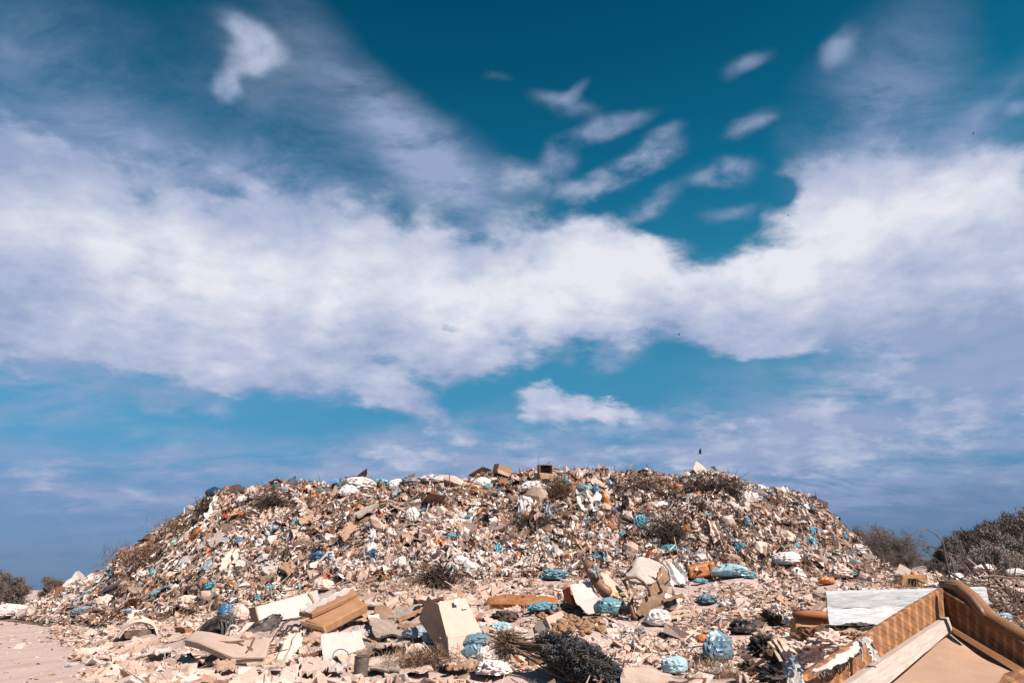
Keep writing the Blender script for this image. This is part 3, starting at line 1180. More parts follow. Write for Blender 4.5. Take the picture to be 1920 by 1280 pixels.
def build_pieces():
    rg = np.random.default_rng(5)
    M_bag = mat('bag_film', src='object', rough=0.38, dust=0.3, var=0.25, scale=3, bump=0.5, bscale=9)
    M_card = mat('card_board', src='object', rough=0.9, dust=0.3, var=0.25, scale=3, bump=0.15, bscale=25)
    M_cloth = mat('rag_cloth', src='object', rough=0.95, dust=0.35, var=0.3, scale=4, bump=0.4, bscale=30)
    M_wood = mat('scrap_timber', src='object', rough=0.85, dust=0.3, var=0.35, scale=5, bump=0.3, bscale=30)
    M_stone = mat('stone_clod', src='object', rough=0.95, dust=0.4, var=0.3, scale=4, bump=0.5, bscale=14)
    protos = {}
    protos['plastic_bag'] = [proto_mesh('plastic_bag', MB().crumple((0, 0, 0.3), (0.75, 0.55, 0.5), amp=0.6, seed=i + 1, freq=2.6 + 0.3 * (i % 3), facets=24), M_bag, 'plastic bag') for i in range(8)]

    def sheet(i, nu=9, nv=8):
        u, v = np.meshgrid(np.linspace(-.6, .6, nu), np.linspace(-.45, .45, nv))
        z = fbm(u * 1.6 + i * 9, v * 1.6 + i * 5, 3) * 0.45 + 0.10 * np.sin(u * 4 + i) + 0.25 * np.abs(u) * (i % 2)
        G = np.stack([u + 0.12 * fbm(u * 2 + i, v * 2, 2), v + .12 * fbm(u * 2, v * 2 + i, 2), z + 0.2], -1)
        return MB().grid([list(r) for r in G], (0, 0, -0.012), nu=nu - 1, nv=nv - 1, ragged=0.02, seed=i)
    protos['paper_sheet'] = [proto_mesh('paper_sheet', sheet(i), M_card, 'paper') for i in range(6)]

    def rag(i, nu=15, nv=13):
        u, v = np.meshgrid(np.linspace(-.7, .7, nu), np.linspace(-.55, .55, nv))
        z = 0.12 * np.sin(u * (6 + i) + 2.2 * v + i) + 0.10 * np.sin(v * 8 + i * 2 + u * 3) + 0.5 * fbm(u * 1.5 + i, v * 1.5 + 3 * i, 3)
        G = np.stack([u * (1 - .35 * np.abs(v)) + .2 * fbm(u + i, v, 2), v * (0.7 + 0.3 * np.sin(u * 2 + i)), z + 0.22], -1)
        return MB().grid([list(r) for r in G], (0, 0, -0.03), nu=nu - 1, nv=nv - 1, ragged=0.02, seed=i)
    protos['rag'] = [proto_mesh('rag', rag(i), M_cloth, 'rag', True) for i in range(7)]

    def card(i):
        r2 = np.random.default_rng(100 + i)
        w, h, h2, an = r2.uniform(.5, .8), r2.uniform(.5, .8), r2.uniform(.2, .5), r2.uniform(.4, 1.7)
        a = [np.array([x, -h / 2, 0.08]) for x in np.linspace(-w / 2, w / 2, 5)]
        b = [np.array([x, h / 2, 0.12]) for x in np.linspace(-w / 2, w / 2, 5)]
        c = [np.array([x, h / 2 + h2 * math.cos(an), 0.12 + h2 * math.sin(an)]) for x in np.linspace(-w / 2 + .05, w / 2 - .02, 5)]
        m = MB().grid([a, b], (0, 0, -0.022), nu=6, nv=5, warp=0.07, seed=i, ragged=0.008)
        m.grid([b, c], (0, -.022 * math.sin(an), -.022 * math.cos(an)), nu=6, nv=3, warp=0.03, seed=i + 40, ragged=0.012)
        return m
    protos['cardboard_piece'] = [proto_mesh('cardboard_piece', card(i), M_card, 'cardboard') for i in range(8)]

    def plank(i):
        r2 = np.random.default_rng(200 + i)
        L_, w, t = 1.0, r2.uniform(.07, .16), r2.uniform(.02, .045)
        bow = r2.normal(0, .03)
        rows = [[(x, s * w / 2, 0.03 + t + bow * math.cos(x * 3)) for x in np.linspace(-L_ / 2, L_ / 2, 7)] for s in (-1, 1)]
        return MB().grid(rows, (0, 0, -t), nu=6, nv=2, ragged=0.012, seed=i)
    protos['wood_plank'] = [proto_mesh('wood_plank', plank(i), M_wood, 'plank') for i in range(6)]

    def stone(i):
        v, f = ICO[2]
        s = i * 3.3
        q = v * (1 + 0.55 * fbm(v[:, 0] * 1.1 + s, v[:, 1] * 1.1 + v[:, 2] * 1.3 + s, 2))[:, None]
        r2 = np.random.default_rng(300 + i)
        for k in range(7):
            n = r2.normal(0, 1, 3)
            n /= np.linalg.norm(n)
            d = q @ n
            q = q - np.maximum(d - 0.62, 0)[:, None] * n
        return MB().raw(q * [0.62, 0.5, 0.32] + [0, 0, .12], f)
    protos['stone_lump'] = [proto_mesh('stone_lump', stone(i), M_stone, 'stone') for i in range(8)]

    def bottle(i):
        prof = [(-.5, .0), (-.5, .14), (-.42, .16), (-.2, .155), (-.16, .145), (0.1, .155), (.22, .15), (.36, .07), (.42, .05)]
        m = MB()
        seg = 10
        V = [(x, r * math.cos(2 * math.pi * k / seg), .16 + r * math.sin(2 * math.pi * k / seg) * (0.75 if i else 1)) for x, r in prof for k in range(seg)]
        Fq = [(a * seg + k, a * seg + (k + 1) % seg, (a + 1) * seg + (k + 1) % seg, (a + 1) * seg + k) for a in range(len(prof) - 1) for k in range(seg)]
        return m.raw(V, Fq)
    bots = []
    for i in range(2):
        b = proto_mesh('plastic_bottle', bottle(i), M_bag, 'bottle', True)
        cp = MB().tube([(.41, 0, .16), (.50, 0, .16)], .06, 10).build('cap', mat('bottle_cap', (0.05, 0.2, 0.45), 0.5), loc=np.zeros(3))
        cp.parent = b
        bots.append(b)
    protos['plastic_bottle'] = bots

    plan = [
        # kind, on heap, before heap, heap size, fore size, colours heap, colours fore, words, group, tilt, lift, min size
        ('plastic_bag', 230, 45, (.18, .42), (.16, .32), 'white white white white white cream cream cream cyan blue black black steel beige grey orange tan brown', 'white white white cream cream cream beige steel black', 'crumpled plastic bag', 'crumpled plastic bags on the dump', .35, -.05),
        ('paper_sheet', 150, 80, (.22, .48), (.16, .34), 'white white white cream cream beige tan steel', 'white white white cream cream beige', 'bent paper sheet', 'bent paper sheets on the dump', .3, 0),
        ('cardboard_piece', 90, 150, (.26, .52), (.2, .48), 'beige beige tan tan cream brown', 'beige beige cream cream tan beige rust', 'folded cardboard piece', 'folded cardboard pieces on the dump', .24, -.03),
        ('rag', 190, 50, (.26, .60), (.22, .5), 'cream white dark brown black cream beige red orange grey steel beige rust tan', 'cream beige dark brown beige grey cream white tan', 'crumpled rag', 'crumpled rags on the dump', .35, -.05),
        ('wood_plank', 80, 70, (.45, 1.1), (.4, 1.0), 'tan beige brown brown cream', 'beige tan cream rust beige', 'broken plank', 'broken planks on the dump', .3, 0),
        ('stone_lump', 0, 200, (.3, .5), (.08, .22), 'beige', 'beige beige cream tan beige', 'stone lump', 'stone lumps before the heap', .3, 0),
        ('plastic_bottle', 40, 25, (.28, .4), (.24, .32), 'white cream cyan steel orange', 'white cream steel', 'plastic bottle', 'empty plastic bottles on the dump', .3, 0),
    ]
    for kind, nh, nf, sh, sf, ch, cf, words, group, tilt, lift in plan:
        first = True
        for zone, n, sr, cl in (('heap', nh, sh, ch.split()), ('fore', nf, sf, cf.split())):
            if not n:
                continue
            pts = visible_points(n, rg, zone, 38 if zone == 'fore' else 6)
            nr = normals(pts[:, 0], pts[:, 1])
            for i in range(n):
                pr = protos[kind][int(rg.integers(len(protos[kind])))]
                place(pr, pts[i], rg, rg.uniform(*sr), cl[int(rg.integers(len(cl)))], words, group, nr[i], tilt, lift,
                      (rg.uniform(.8, 1.25), rg.uniform(.75, 1.2), rg.uniform(.7, 1.15)))
        for pr in protos[kind]:
            for ch_ in list(pr.children):
                bpy.data.objects.remove(ch_)
            bpy.data.objects.remove(pr)

# ------------------------------------------------------------------ larger things
def A(v):
    return np.asarray(v, float)


def reg(x0, y0, x1, y1, d, phrase=None):
    HERO_BOXES.append((x0, y0, x1, y1, d))
    if phrase:
        NEAR.append((P((x0 + x1) / 2, (y0 + y1) / 2, d), phrase))


def short(label):
    import re
    return re.split(r' (?:on|beside|below|at|lying|behind|right|left|with|hanging|down|in|by|of plastic|under|spread|standing|draped|streaming|above|low|halfway|capping|among|trailing|slumped|heaped|from) ', label + ' ')[0].strip()


BACK = A((0, 1, 0))
UP = A((0, 0, 1))


def quad_upright(mb, pts, d, thick, **k):
    """pts: four photo pixels (a, b top edge; c, d bottom), each may carry its own distance offset."""
    q = [P(p[0], p[1], d + (p[2] if len(p) > 2 else 0)) for p in pts]
    return mb.slab(q[0], q[1], q[2], q[3], thick, **k)


M_white_paint = mat_wood('white_painted_timber', (0.60, 0.61, 0.635), (0.30, 0.30, 0.315), 1, 3.5, 0.7, peel=(0.12, 0.09, 0.075))
M_bare = mat_wood('bare_timber', (0.62, 0.46, 0.34), (0.46, 0.32, 0.22), 1, 4.0)
M_bare_white = mat_wood('limed_timber', (0.52, 0.43, 0.385), (0.36, 0.275, 0.23), 1, 5.0)
M_brown_wood = mat_wood('brown_timber', (0.22, 0.10, 0.05), (0.13, 0.055, 0.03), 1, 4.0, 0.5)
M_card = mat('plain_cardboard', (0.44, 0.275, 0.19), 0.9, 0.35, 0.2, 2.5, 0.1)
M_card_pale = mat('pale_cardboard', (0.62, 0.46, 0.385), 0.9, 0.3, 0.15, 2.5, 0.1)
M_card_dark = mat('brown_cardboard', (0.40, 0.22, 0.12), 0.9, 0.35, 0.2, 2.5, 0.1)
M_white_panel = mat('off_white_panel', (0.56, 0.495, 0.47), 0.6, 0.35, 0.12, 2.0, 0.08, spots=((0.35, 0.25, 0.18), 16, 0.66))
M_mattress = mat('mattress_fabric', (0.50, 0.365, 0.305), 0.95, 0.3, 0.15, 2.0, 0.3, 60)
M_velour = mat('orange_velour', (0.36, 0.13, 0.04), 0.9, 0.25, 0.3, 3.0, 0.3, 60)
M_vinyl = mat('orange_vinyl', (0.52, 0.17, 0.05), 0.5, 0.2, 0.25, 3.0, 0.15)
M_caramel = mat('caramel_board', (0.40, 0.20, 0.10), 0.6, 0.25, 0.2, 2.0, 0.1)
M_black = mat('black_plastic', (0.02, 0.02, 0.022), 0.45, 0.35, 0.3, 4.0, 0.2)
M_soot = mat('sooty_metal', (0.07, 0.065, 0.065), 0.6, 0.4, 0.3, 5.0, 0.3)
M_leather = mat('brown_leather', (0.30, 0.13, 0.06), 0.45, 0.25, 0.4, 4.0, 0.3, 30)
M_red = mat('red_orange_paint', (0.50, 0.12, 0.03), 0.6, 0.2, 0.3, 3.0, 0.1)
M_carpet = mat('dusty_carpet', (0.46, 0.36, 0.30), 1.0, 0.5, 0.3, 5.0, 0.6, 50, spots=((0.24, 0.15, 0.1), 22, 0.6))
M_fibre = mat('brown_fibreboard', (0.30, 0.18, 0.11), 0.95, 0.4, 0.3, 5.0, 0.5, 40, spots=((0.08, 0.05, 0.04), 9, 0.62))
M_worn_white = mat('worn_white_vinyl', (0.50, 0.44, 0.41), 0.55, 0.4, 0.2, 3.0, 0.2, spots=((0.10, 0.07, 0.05), 7, 0.68))
M_hardboard = mat('tan_hardboard', (0.42, 0.265, 0.185), 0.85, 0.25, 0.12, 1.5, 0.05, spots=((0.52, 0.33, 0.2), 3, 0.6))
M_tape = mat('white_tape', (0.68, 0.66, 0.65), 0.5, 0.1, 0.05)
M_cloth_white = mat('white_lining_cloth', (0.58, 0.535, 0.51), 0.95, 0.2, 0.15, 8, 0.4, 60)
BAGM = {k: mat('bag_' + k, PAL[k], 0.36, 0.3, 0.3, 3.0, 1.0, 14) for k in ('white', 'cream', 'blue', 'black', 'steel', 'grey', 'orange')}
BAGM['cyan'] = mat('bag_cyan', (0.10, 0.33, 0.42), 0.36, 0.3, 0.3, 3.0, 1.0, 14)
BAGM['slate'] = mat('bag_slate', (0.13, 0.24, 0.32), 0.33, 0.25, 0.3, 3.0, 1.0, 14)
BAGM['navy'] = mat('bag_navy', (0.02, 0.05, 0.12), 0.35, 0.1, 0.3, 3.0, 0.6, 10)
BAGM['pale_cyan'] = mat('bag_pale_cyan', (0.38, 0.60, 0.68), 0.35, 0.15, 0.3, 4.0, 0.6, 10)
BAGM['teal'] = mat('bag_teal', (0.13, 0.30, 0.37), 0.35, 0.15, 0.3, 4.0, 0.6, 10)
CLOTHM = {k: mat('cloth_' + k, PAL[k], 0.95, 0.3, 0.3, 4.0, 0.5, 30) for k in ('white', 'cream', 'beige', 'dark', 'brown', 'black', 'cyan', 'blue', 'orange', 'steel', 'tan')}
M_metal = mat('dull_tin', (0.22, 0.19, 0.17), 0.5, 0.5, 0.4, 6, 0.3, metal=0.5)


def bag(px, py, w, h, m, label, seed, d=None, amp=0.7, rot=0.3, name='plastic_bag', group=None, cat='plastic bag', knot=False, deep=0.8, sub=4, freq=2.6):
    """A crumpled bag seen w by h pixels wide, its foot at (px, py)."""
    d = d or hit(px, py)
    s = d / F_PX * 1.02
    foot = P(px, py, d)
    foot[2] = min(foot[2], land1(foot[0], foot[1]) + 0.15) if d > 20 else foot[2]
    c = foot + UP * h * s * 0.42
    r = (w * s * 0.62, w * s * 0.5 * deep, h * s * 0.56)
    mb = MB().crumple(c, r, rot, amp * (0.62 if name != 'rag' else 0.95), seed, freq, sub, facets=24 if name != 'rag' else 0)
    if knot:
        e = empty(name, P(px, py, d), label, cat, group)
        mb.build('bag_body', m, e, smooth=False)
        t = c + UP * r[2] * 0.75
        k = MB().tube([t, t + A((0.05, 0, 0.16)) * h * s, t + A((0.1, 0, 0.34)) * h * s], [w * s * .05, w * s * .035, w * s * .09], 7)
        k.build('tied_neck', m, e)
        o = e
    else:
        o = tag(mb.build(name, m, smooth=False), label, cat, group)
    reg(px - w / 2, py - h, px + w / 2, py, d, short(label) if w > 38 else None)
    return o


def heap_rag(px, py, w, h, m, label, seed, name='rag', cat='rag', group=None, lean=0.8, nu=22, nv=18):
    """A cloth or film draped down the slope, its lower edge at (px, py)."""
    d = hit(px, py)
    s = d / F_PX * 1.02
    rg = np.random.default_rng(seed)
    rows = []
    for j in range(nv + 1):
        v = j / nv
        row = []
        for i in range(nu + 1):
            u = i / nu - 0.5
            x = u * w * s * (1 - 0.25 * abs(v - .5)) + 0.05 * w * s * fbm(np.array(v * 3 + seed), np.array(u * 3.0), 2)
            z = v * h * s
            y = z * lean + 0.17 * w * s * (math.sin(u * 13 + seed + 2 * v + 3 * float(fbm(np.array(v * 4.0), np.array(u * 2.0 + seed), 2))) + 1.6 * float(fbm(np.array(u * 4 + seed), np.array(v * 3 + seed), 3)))
            row.append(P(px, py, d) + A((x, y - 0.12, z + 0.05)))
        rows.append(row)
    o = MB().grid(rows, (0.0, 0.02, 0.0), nu=nu, nv=nv, ragged=0.03, seed=seed).build(name, m, smooth=False)
    reg(px - w / 2, py - h, px + w / 2, py, d, short(label) if w > 40 else None)
    return tag(o, label, cat, group)


def flat_piece(pts, m, label, seed=0, lift=0.06, thick=0.03, name='cardboard_piece', cat='cardboard', warp=0.03, group=None):
    """A flat piece lying on the land, its outline given by four photo pixels."""
    q = []
    for (x, y) in pts:
        d = hit(x, y)
        q.append(P(x, y, d) + UP * lift)
    mb = MB().slab(*q, (0, 0, -thick), nu=10, nv=6, warp=warp, seed=seed, ragged=0.02)
    xs, ys = [p[0] for p in pts], [p[1] for p in pts]
    reg(min(xs), min(ys), max(xs), max(ys), float(np.mean([a[1] for a in q])))
    return tag(mb.build(name, m), label, cat, group)


def long_piece(p0, p1, w, t, m, label, name='wood_plank', cat='plank', d0=None, d1=None, lift=0.08, seed=0, group=None):
    """A plank between two photo pixels, w wide and t thick."""
    d0 = d0 or hit(*p0)
    d1 = d1 or hit(*p1)
    a, b = P(*p0, d0) + UP * lift, P(*p1, d1) + UP * lift
    ax = (b - a) / np.linalg.norm(b - a)
    sd = np.cross(ax, UP)
    sd = sd / np.linalg.norm(sd) * w / 2
    n = np.cross(sd, ax)
    n = n / np.linalg.norm(n) * t
    if n[2] > 0:
        n = -n
    o = MB().grid([[a - sd, b - sd], [a + sd, b + sd]], n, nu=8, nv=2, ragged=t * 0.2, seed=seed, warp=t * .3).build(name, m)
    reg(min(p0[0], p1[0]), min(p0[1], p1[1]) - 4, max(p0[0], p1[0]), max(p0[1], p1[1]) + 4, min(d0, d1))
    return tag(o, label, cat, group)


def build_sofa():
    # two upholstered sides meeting at a corner, rails along their foot, board between them
    top = P(1762, 1097, 6.2)
    root = empty('plaid_sofa', (top[0], top[1], top[2] - 1.15), 'overturned sofa frame in brown plaid fabric, corner pointing up', 'sofa')
    PL, PR = mat_plaid(0.62), mat_plaid(-0.12)
    dl, dr = 4.75, 5.1
    # left side: plaid board
    lt = [P(1768, 1101, 6.22), P(1690, 1148, 5.75), P(1600, 1207, 5.3), P(1490, 1279, dl)]
    lb = [P(1788, 1186, 6.15), P(1720, 1232, 5.75), P(1640, 1290, 5.3), P(1520, 1365, dl)]
    thk = A((-0.03, 0.035, 0.0))
    MB().grid([lt, lb], thk, nu=24, nv=10, warp=0.012, seed=3, curve=True).build('side_panel', PL, root, smooth=False, bevel=0.012)
    # right side: inner plaid board and padded arm top
    rt = [P(1761, 1102, 6.24), P(1815, 1133, 5.95), P(1860, 1170, 5.7), P(1905, 1196, 5.45), P(1990, 1245, dr)]
    rb = [P(1782, 1180, 6.16), P(1822, 1198, 5.9), P(1866, 1226, 5.7), P(1912, 1258, 5.45), P(1996, 1320, dr)]
    MB().grid([rt, rb], A((0.09, 0.07, 0.02)), nu=24, nv=10, warp=0.012, seed=4, curve=True).build('side_panel', PR, root, bevel=0.012)
    a0 = [P(1760, 1095, 6.28), P(1790, 1099, 6.15), P(1822, 1126, 5.98), P(1850, 1160, 5.78), P(1905, 1193, 5.5), P(1990, 1240, dr + .05)]
    arm = MB().tube([p + A((0.03, 0.02, 0.0)) for p in a0], [0.03, 0.055, 0.062, 0.062, 0.062, 0.062], 12)
    arm = arm.build('arm_pad', mat('arm_velour', (0.26, 0.12, 0.055), 0.95, 0.2, 0.25, 3, 0.4, 60), root, smooth=True)
    tr = [P(1776, 1101, 6.08), P(1800, 1106, 5.96), P(1824, 1127, 5.84), P(1842, 1150, 5.72), P(1849, 1160, 5.68)]
    MB().tube([p + A((-.008, 0, .02)) for p in tr], [0.018, 0.026, 0.028, 0.026, 0.012], 8).build('arm_trim', M_brown_wood, arm, smooth=True)
    # rails
    ra, rb_ = P(1779, 1156, 6.05), P(1586, 1284, 4.78)
    rc, rd = P(1787, 1180, 5.98), P(1632, 1310, 4.72)
    MB().slab(ra, rb_, rd, rc, A((-0.03, 0.045, 0.0)), nu=14, nv=4, warp=0.006, seed=5).build('white_rail', M_bare_white, root, bevel=0.004)
    rails = [P(1783, 1174, 6.0), P(1912, 1249, 5.35), P(2000, 1300, 5.0)]
    rail2 = [P(1787, 1187, 5.94), P(1908, 1262, 5.3), P(1996, 1316, 4.96)]
    MB().grid([rails, rail2], A((0.04, 0.04, 0.0)), nu=10, nv=3).build('brown_rail', mat_wood('varnished_timber', (0.36, 0.17, 0.08), (0.24, 0.10, 0.045), 1, 4.0, 0.45), root, bevel=0.004)
    # base board
    b0 = [P(1788, 1184, 6.0), P(1850, 1226, 5.72), P(1912, 1262, 5.34)]
    b1 = [P(1712, 1240, 5.5), P(1790, 1268, 5.15), P(1884, 1276, 5.05)]
    b2 = [P(1600, 1320, 4.78), P(1720, 1345, 4.6), P(1860, 1350, 4.6)]
    MB().grid([b0, b1, b2], A((0.0, 0.02, -0.02)), nu=14, nv=12, warp=0.01, seed=8, curve=True).build('base_board', M_hardboard, root)
    # plaid flap in the near corner
    MB().slab(P(1882, 1262, 5.0), P(1965, 1240, 4.95), P(1985, 1330, 4.7), P(1860, 1300, 4.75), A((0.02, 0.04, -.02)), nu=8, nv=6, warp=0.02, seed=9).build('fabric_flap', PL, root)
    # torn lining: two frayed strips
    s1 = [(1627, 1190), (1606, 1205), (1580, 1222), (1552, 1240), (1522, 1257)]
    s2 = [(1634, 1198), (1614, 1217), (1590, 1236), (1560, 1250), (1530, 1262)]
    lining = MB().grid([[P(x, y, 5.32 - i * .14) for i, (x, y) in enumerate(s1)], [P(x, y, 5.28 - i * .14) for i, (x, y) in enumerate(s2)]],
              A((0, 0.01, 0.0)), nu=22, nv=5, warp=0.02, seed=10, curve=True, ragged=0.008).build('torn_lining', M_cloth_white, root)
    s1 = [(1619, 1190), (1633, 1200), (1643, 1216), (1648, 1238)]
    s2 = [(1612, 1198), (1624, 1208), (1632, 1222), (1636, 1240)]
    MB().grid([[P(x, y, 5.2 - i * .05) for i, (x, y) in enumerate(s1)], [P(x, y, 5.19 - i * .05) for i, (x, y) in enumerate(s2)]],
              A((0, 0.008, 0.0)), nu=16, nv=5, warp=0.015, seed=12, curve=True, ragged=0.008).build('torn_lining', M_cloth_white, root)
    fr = MB()
    rg = np.random.default_rng(4)
    for i in range(70):
        t = rg.random()
        x, y = 1522 + t * 112, 1258 - t * 64 + 6 * math.sin(t * 3)
        p = P(x, y, 4.78 + t * .5)
        q = p + A((rg.normal(0.0, .02), -0.01, rg.normal(-0.035, .02)))
        fr.tube([p, (p + q) / 2 + rg.normal(0, .006, 3), q], 0.0012, 3, False)
    for a, b in (((1606, 1208), (1625, 1258)), ((1612, 1206), (1617, 1240)), ((1601, 1216), (1628, 1252))):
        fr.tube([P(*a, 5.2), P((a[0] + b[0]) / 2 + 3, (a[1] + b[1]) / 2, 5.1), P(*b, 5.05)], 0.002, 4, False)
    fr.build('loose_thread', M_cloth_white, lining)
    # stuffing cloth hanging at the near end
    MB().grid([[P(1500, 1243, 4.75), P(1495, 1256, 4.72), P(1478, 1275, 4.7)], [P(1504, 1258, 4.7), P(1508, 1270, 4.68), P(1496, 1300, 4.66)]],
              A((0, 0.02, 0)), nu=10, nv=6, warp=0.03, seed=20, ragged=0.01).build('torn_lining', M_cloth_white, root)
    reg(1490, 1095, 1990, 1300, 6.0, 'plaid sofa frame')


def build_white_board():
    d = 9.2
    root = empty('painted_door', P(1700, 1172, d), 'weathered white painted door lying on its side behind the plaid sofa', 'door')
    e = 0.25
    MB().slab(P(1549, 1112, d), P(1850, 1104, d + .4), P(1857, 1135, d + .36), P(1551, 1141, d - .03), A((0.01, 0.05, 0.03)), nu=20, nv=5, warp=0.004, seed=1, ragged=0.002).build('upper_board', M_white_paint, root, bevel=0.006)
    MB().slab(P(1551, 1144.5, d - .1), P(1857, 1138.5, d + .30), P(1861, 1166, d + .2), P(1555, 1172, d - .2), A((0.01, 0.05, 0.03)), nu=20, nv=5, warp=0.004, seed=2, ragged=0.002).build('lower_board', M_white_paint, root, bevel=0.006)
    MB().slab(P(1551, 1140, d - .06), P(1857, 1134, d + .33), P(1857, 1138.6, d + .33), P(1551, 1144.6, d - .06), A((0.01, 0.03, 0.0)), nu=16, nv=1, ragged=.006).build('seam_shade_strip', mat_wood('seam_shade', (0.05, 0.042, 0.04), (0.03, 0.025, 0.022)), root)  # near-black strip paints the shadow line between the two boards
    MB().slab(P(1549, 1111, d + .02), P(1850, 1103, d + .42), P(1850, 1103, d + .42) + A((.02, .14, 0.0)), P(1549, 1111, d + .02) + A((.02, .14, 0.0)), A((0, 0, -0.03)), nu=12, nv=2, warp=0.004).build('top_edge', M_white_paint, root)
    MB().slab(P(1857, 1138, d + .28), P(1868, 1150, d + .5), P(1866, 1172, d + .45), P(1861, 1166, d + .19), A((0.01, 0.04, 0.0)), nu=4, nv=3).build('split_end', M_bare, root)
    reg(1549, 1104, 1862, 1172, d, 'white painted door')


def build_cabinets():
    # open brown case
    d = hit(600, 1186)
    root = empty('open_case', P(612, 1186, d), 'open caramel-brown case, lid raised, among the rubble left of the heap foot', 'case')
    lo = [[P(571, 1161, d + .25), P(625, 1137, d + .75), P(664, 1117, d + 1.1)], [P(606, 1174, d - .05), P(650, 1152, d + .4), P(690, 1131, d + .8)]]
    cbase = MB().grid(lo, A((0.0, 0.05, -0.20)), nu=12, nv=4, warp=0.012, seed=1, curve=True).build('case_base', M_caramel, root, bevel=0.03)
    MB().slab(P(563, 1163, d + .12), P(606, 1175, d - .08), P(610, 1184, d - .1), P(565, 1172, d + .1), A((0.03, 0.05, 0)), nu=5, nv=2).build('base_end', M_card_dark, root, bevel=0.01)
    up = [[P(560, 1146, d + .5), P(610, 1123, d + .95), P(662, 1100, d + 1.35)], [P(585, 1150, d + .2), P(632, 1129, d + .65), P(669, 1112, d + 1.0)]]
    lid = MB().grid(up, A((0.0, 0.04, -0.11)), nu=12, nv=4, warp=0.012, seed=2, curve=True).build('lid', M_caramel, root, bevel=0.02)
    MB().grid([[P(562, 1143, d + .52), P(612, 1118, d + 1.0), P(663, 1097, d + 1.4)], [P(578, 1148, d + .3), P(620, 1125, d + .8), P(668, 1105, d + 1.2)]],
              A((0, 0.0, -0.02)), nu=18, nv=4, warp=0.03, ragged=0.02, seed=5).build('torn_liner', M_white_panel, lid)
    for (x, y) in ((584, 1172), (577, 1168)):
        c = P(x, y, d - .02)
        MB().slab(c, c + A((.05, 0, 0)), c + A((.05, 0, -.06)), c + A((0, 0, -.06)), A((0, .03, 0)), nu=1, nv=1).build('latch', M_metal, cbase)
    reg(560, 1100, 690, 1186, d, 'open brown case')
    # white cabinet lying on its side
    d = hit(500, 1172)
    root = empty('white_cabinet', P(525, 1172, d), 'white cabinet lying on its back left of the open brown case', 'cabinet')
    MB().slab(P(479, 1137, d + .1), P(583, 1109, d + .9), P(588, 1152, d + .6), P(489, 1168, d - .1), A((0.05, 0.55, 0.05)), nu=12, nv=6, warp=0.012, seed=3).build('cabinet_body', M_white_panel, root, bevel=0.015)
    MB().slab(P(466, 1139, d + .35), P(478, 1137, d + .05), P(487, 1170, d - .12), P(474, 1175, d + .15), A((0.03, .03, 0)), nu=4, nv=4, warp=0.01).build('end_panel', M_card, root, bevel=0.004)
    MB().slab(P(578, 1110, d + .8), P(585, 1116, d + .82), P(591, 1134, d + .72), P(584, 1127, d + .78), A((0.0, .02, .02)), nu=3, nv=4, warp=.01).build('torn_edge', M_card, root)
    reg(465, 1108, 590, 1172, d, 'white cabinet')
    # wide cardboard box standing open
    d = hit(842, 1234)
    root = empty('cardboard_box', P(842, 1234, d), 'large open cardboard box standing on edge in the rubble, tallest there', 'box')
    MB().grid([[P(803, 1117, d + .75), P(813, 1126, d + .55), P(823, 1137, d + .42)], [P(793, 1140, d + .9), P(815, 1160, d + .5), P(835, 1180, d + .25)],
               [P(786, 1161, d + 1.0), P(812, 1190, d + .45), P(840, 1196, d + .1)], [P(806, 1190, d + .6), P(820, 1215, d + .25), P(842, 1233, d)]],
              A((-0.015, 0.02, 0)), nu=12, nv=14, warp=0.025, seed=6).build('side_panel', M_card, root)
    fp = MB().slab(P(822, 1129, d + .44), P(872, 1121, d + 1.0), P(903, 1187, d + .75), P(838, 1196, d + .12), A((0.01, 0.022, 0.01)), nu=12, nv=12, warp=0.02, seed=7).build('front_panel', M_card_pale, root)  # paler card than the side: sunlit face put into the colour
    MB().slab(P(838, 1196, d + .12), P(902, 1188, d + .74), P(868, 1222, d + .35), P(843, 1233, d + .0), A((0.01, 0.02, -.01)), nu=8, nv=6, warp=0.02, seed=8).build('bottom_flap', M_card_pale, root)
    MB().slab(P(856, 1107, d + 1.2), P(863, 1101, d + 1.25), P(869, 1116, d + 1.05), P(858, 1120, d + 1.0), A((0, 0.02, 0)), nu=3, nv=3, warp=.01).build('top_flap', M_card, root)
    MB().slab(P(852, 1122, d + .62), P(860, 1121, d + .71), P(860, 1132, d + .665), P(852, 1133, d + .575), A((0, 0.01, 0)), nu=2, nv=2).build('tape_strip', M_tape, fp)
    MB().slab(P(867, 1138, d + .74), P(876, 1134, d + .83), P(877, 1138, d + .82), P(868, 1142, d + .73), A((0, 0.01, 0)), nu=2, nv=2).build('tape_strip', M_tape, fp)
    reg(785, 1115, 905, 1234, d, 'large open cardboard box')
    # orange long cushion
    d = hit(975, 1141)
    o = MB().grid([[P(945, 1113, d + 1.1), P(1000, 1114, d + 1.2), P(1043, 1119, d + 1.2)], [P(915, 1120, d + .25), P(980, 1122, d + .2), P(1047, 1124, d + .4)],
                   [P(911, 1131, d), P(980, 1132, d - .1), P(1047, 1133, d + .2)], [P(913, 1140, d + .05), P(980, 1141, d - .02), P(1040, 1140, d + .25)]],
                  A((0, 0.35, -0.05)), nu=20, nv=14, warp=0.02, seed=9).build('sofa_cushion', M_velour, smooth=True)
    tag(o, 'long orange-brown sofa cushion lying flat in the rubble', 'cushion')
    reg(911, 1113, 1047, 1141, d, 'long orange cushion')
    # orange suitcase
    d = hit(1318, 1086)
    root = empty('suitcase', P(1318, 1086, d), 'tilted orange suitcase with a torn white patch at the heap foot', 'suitcase')
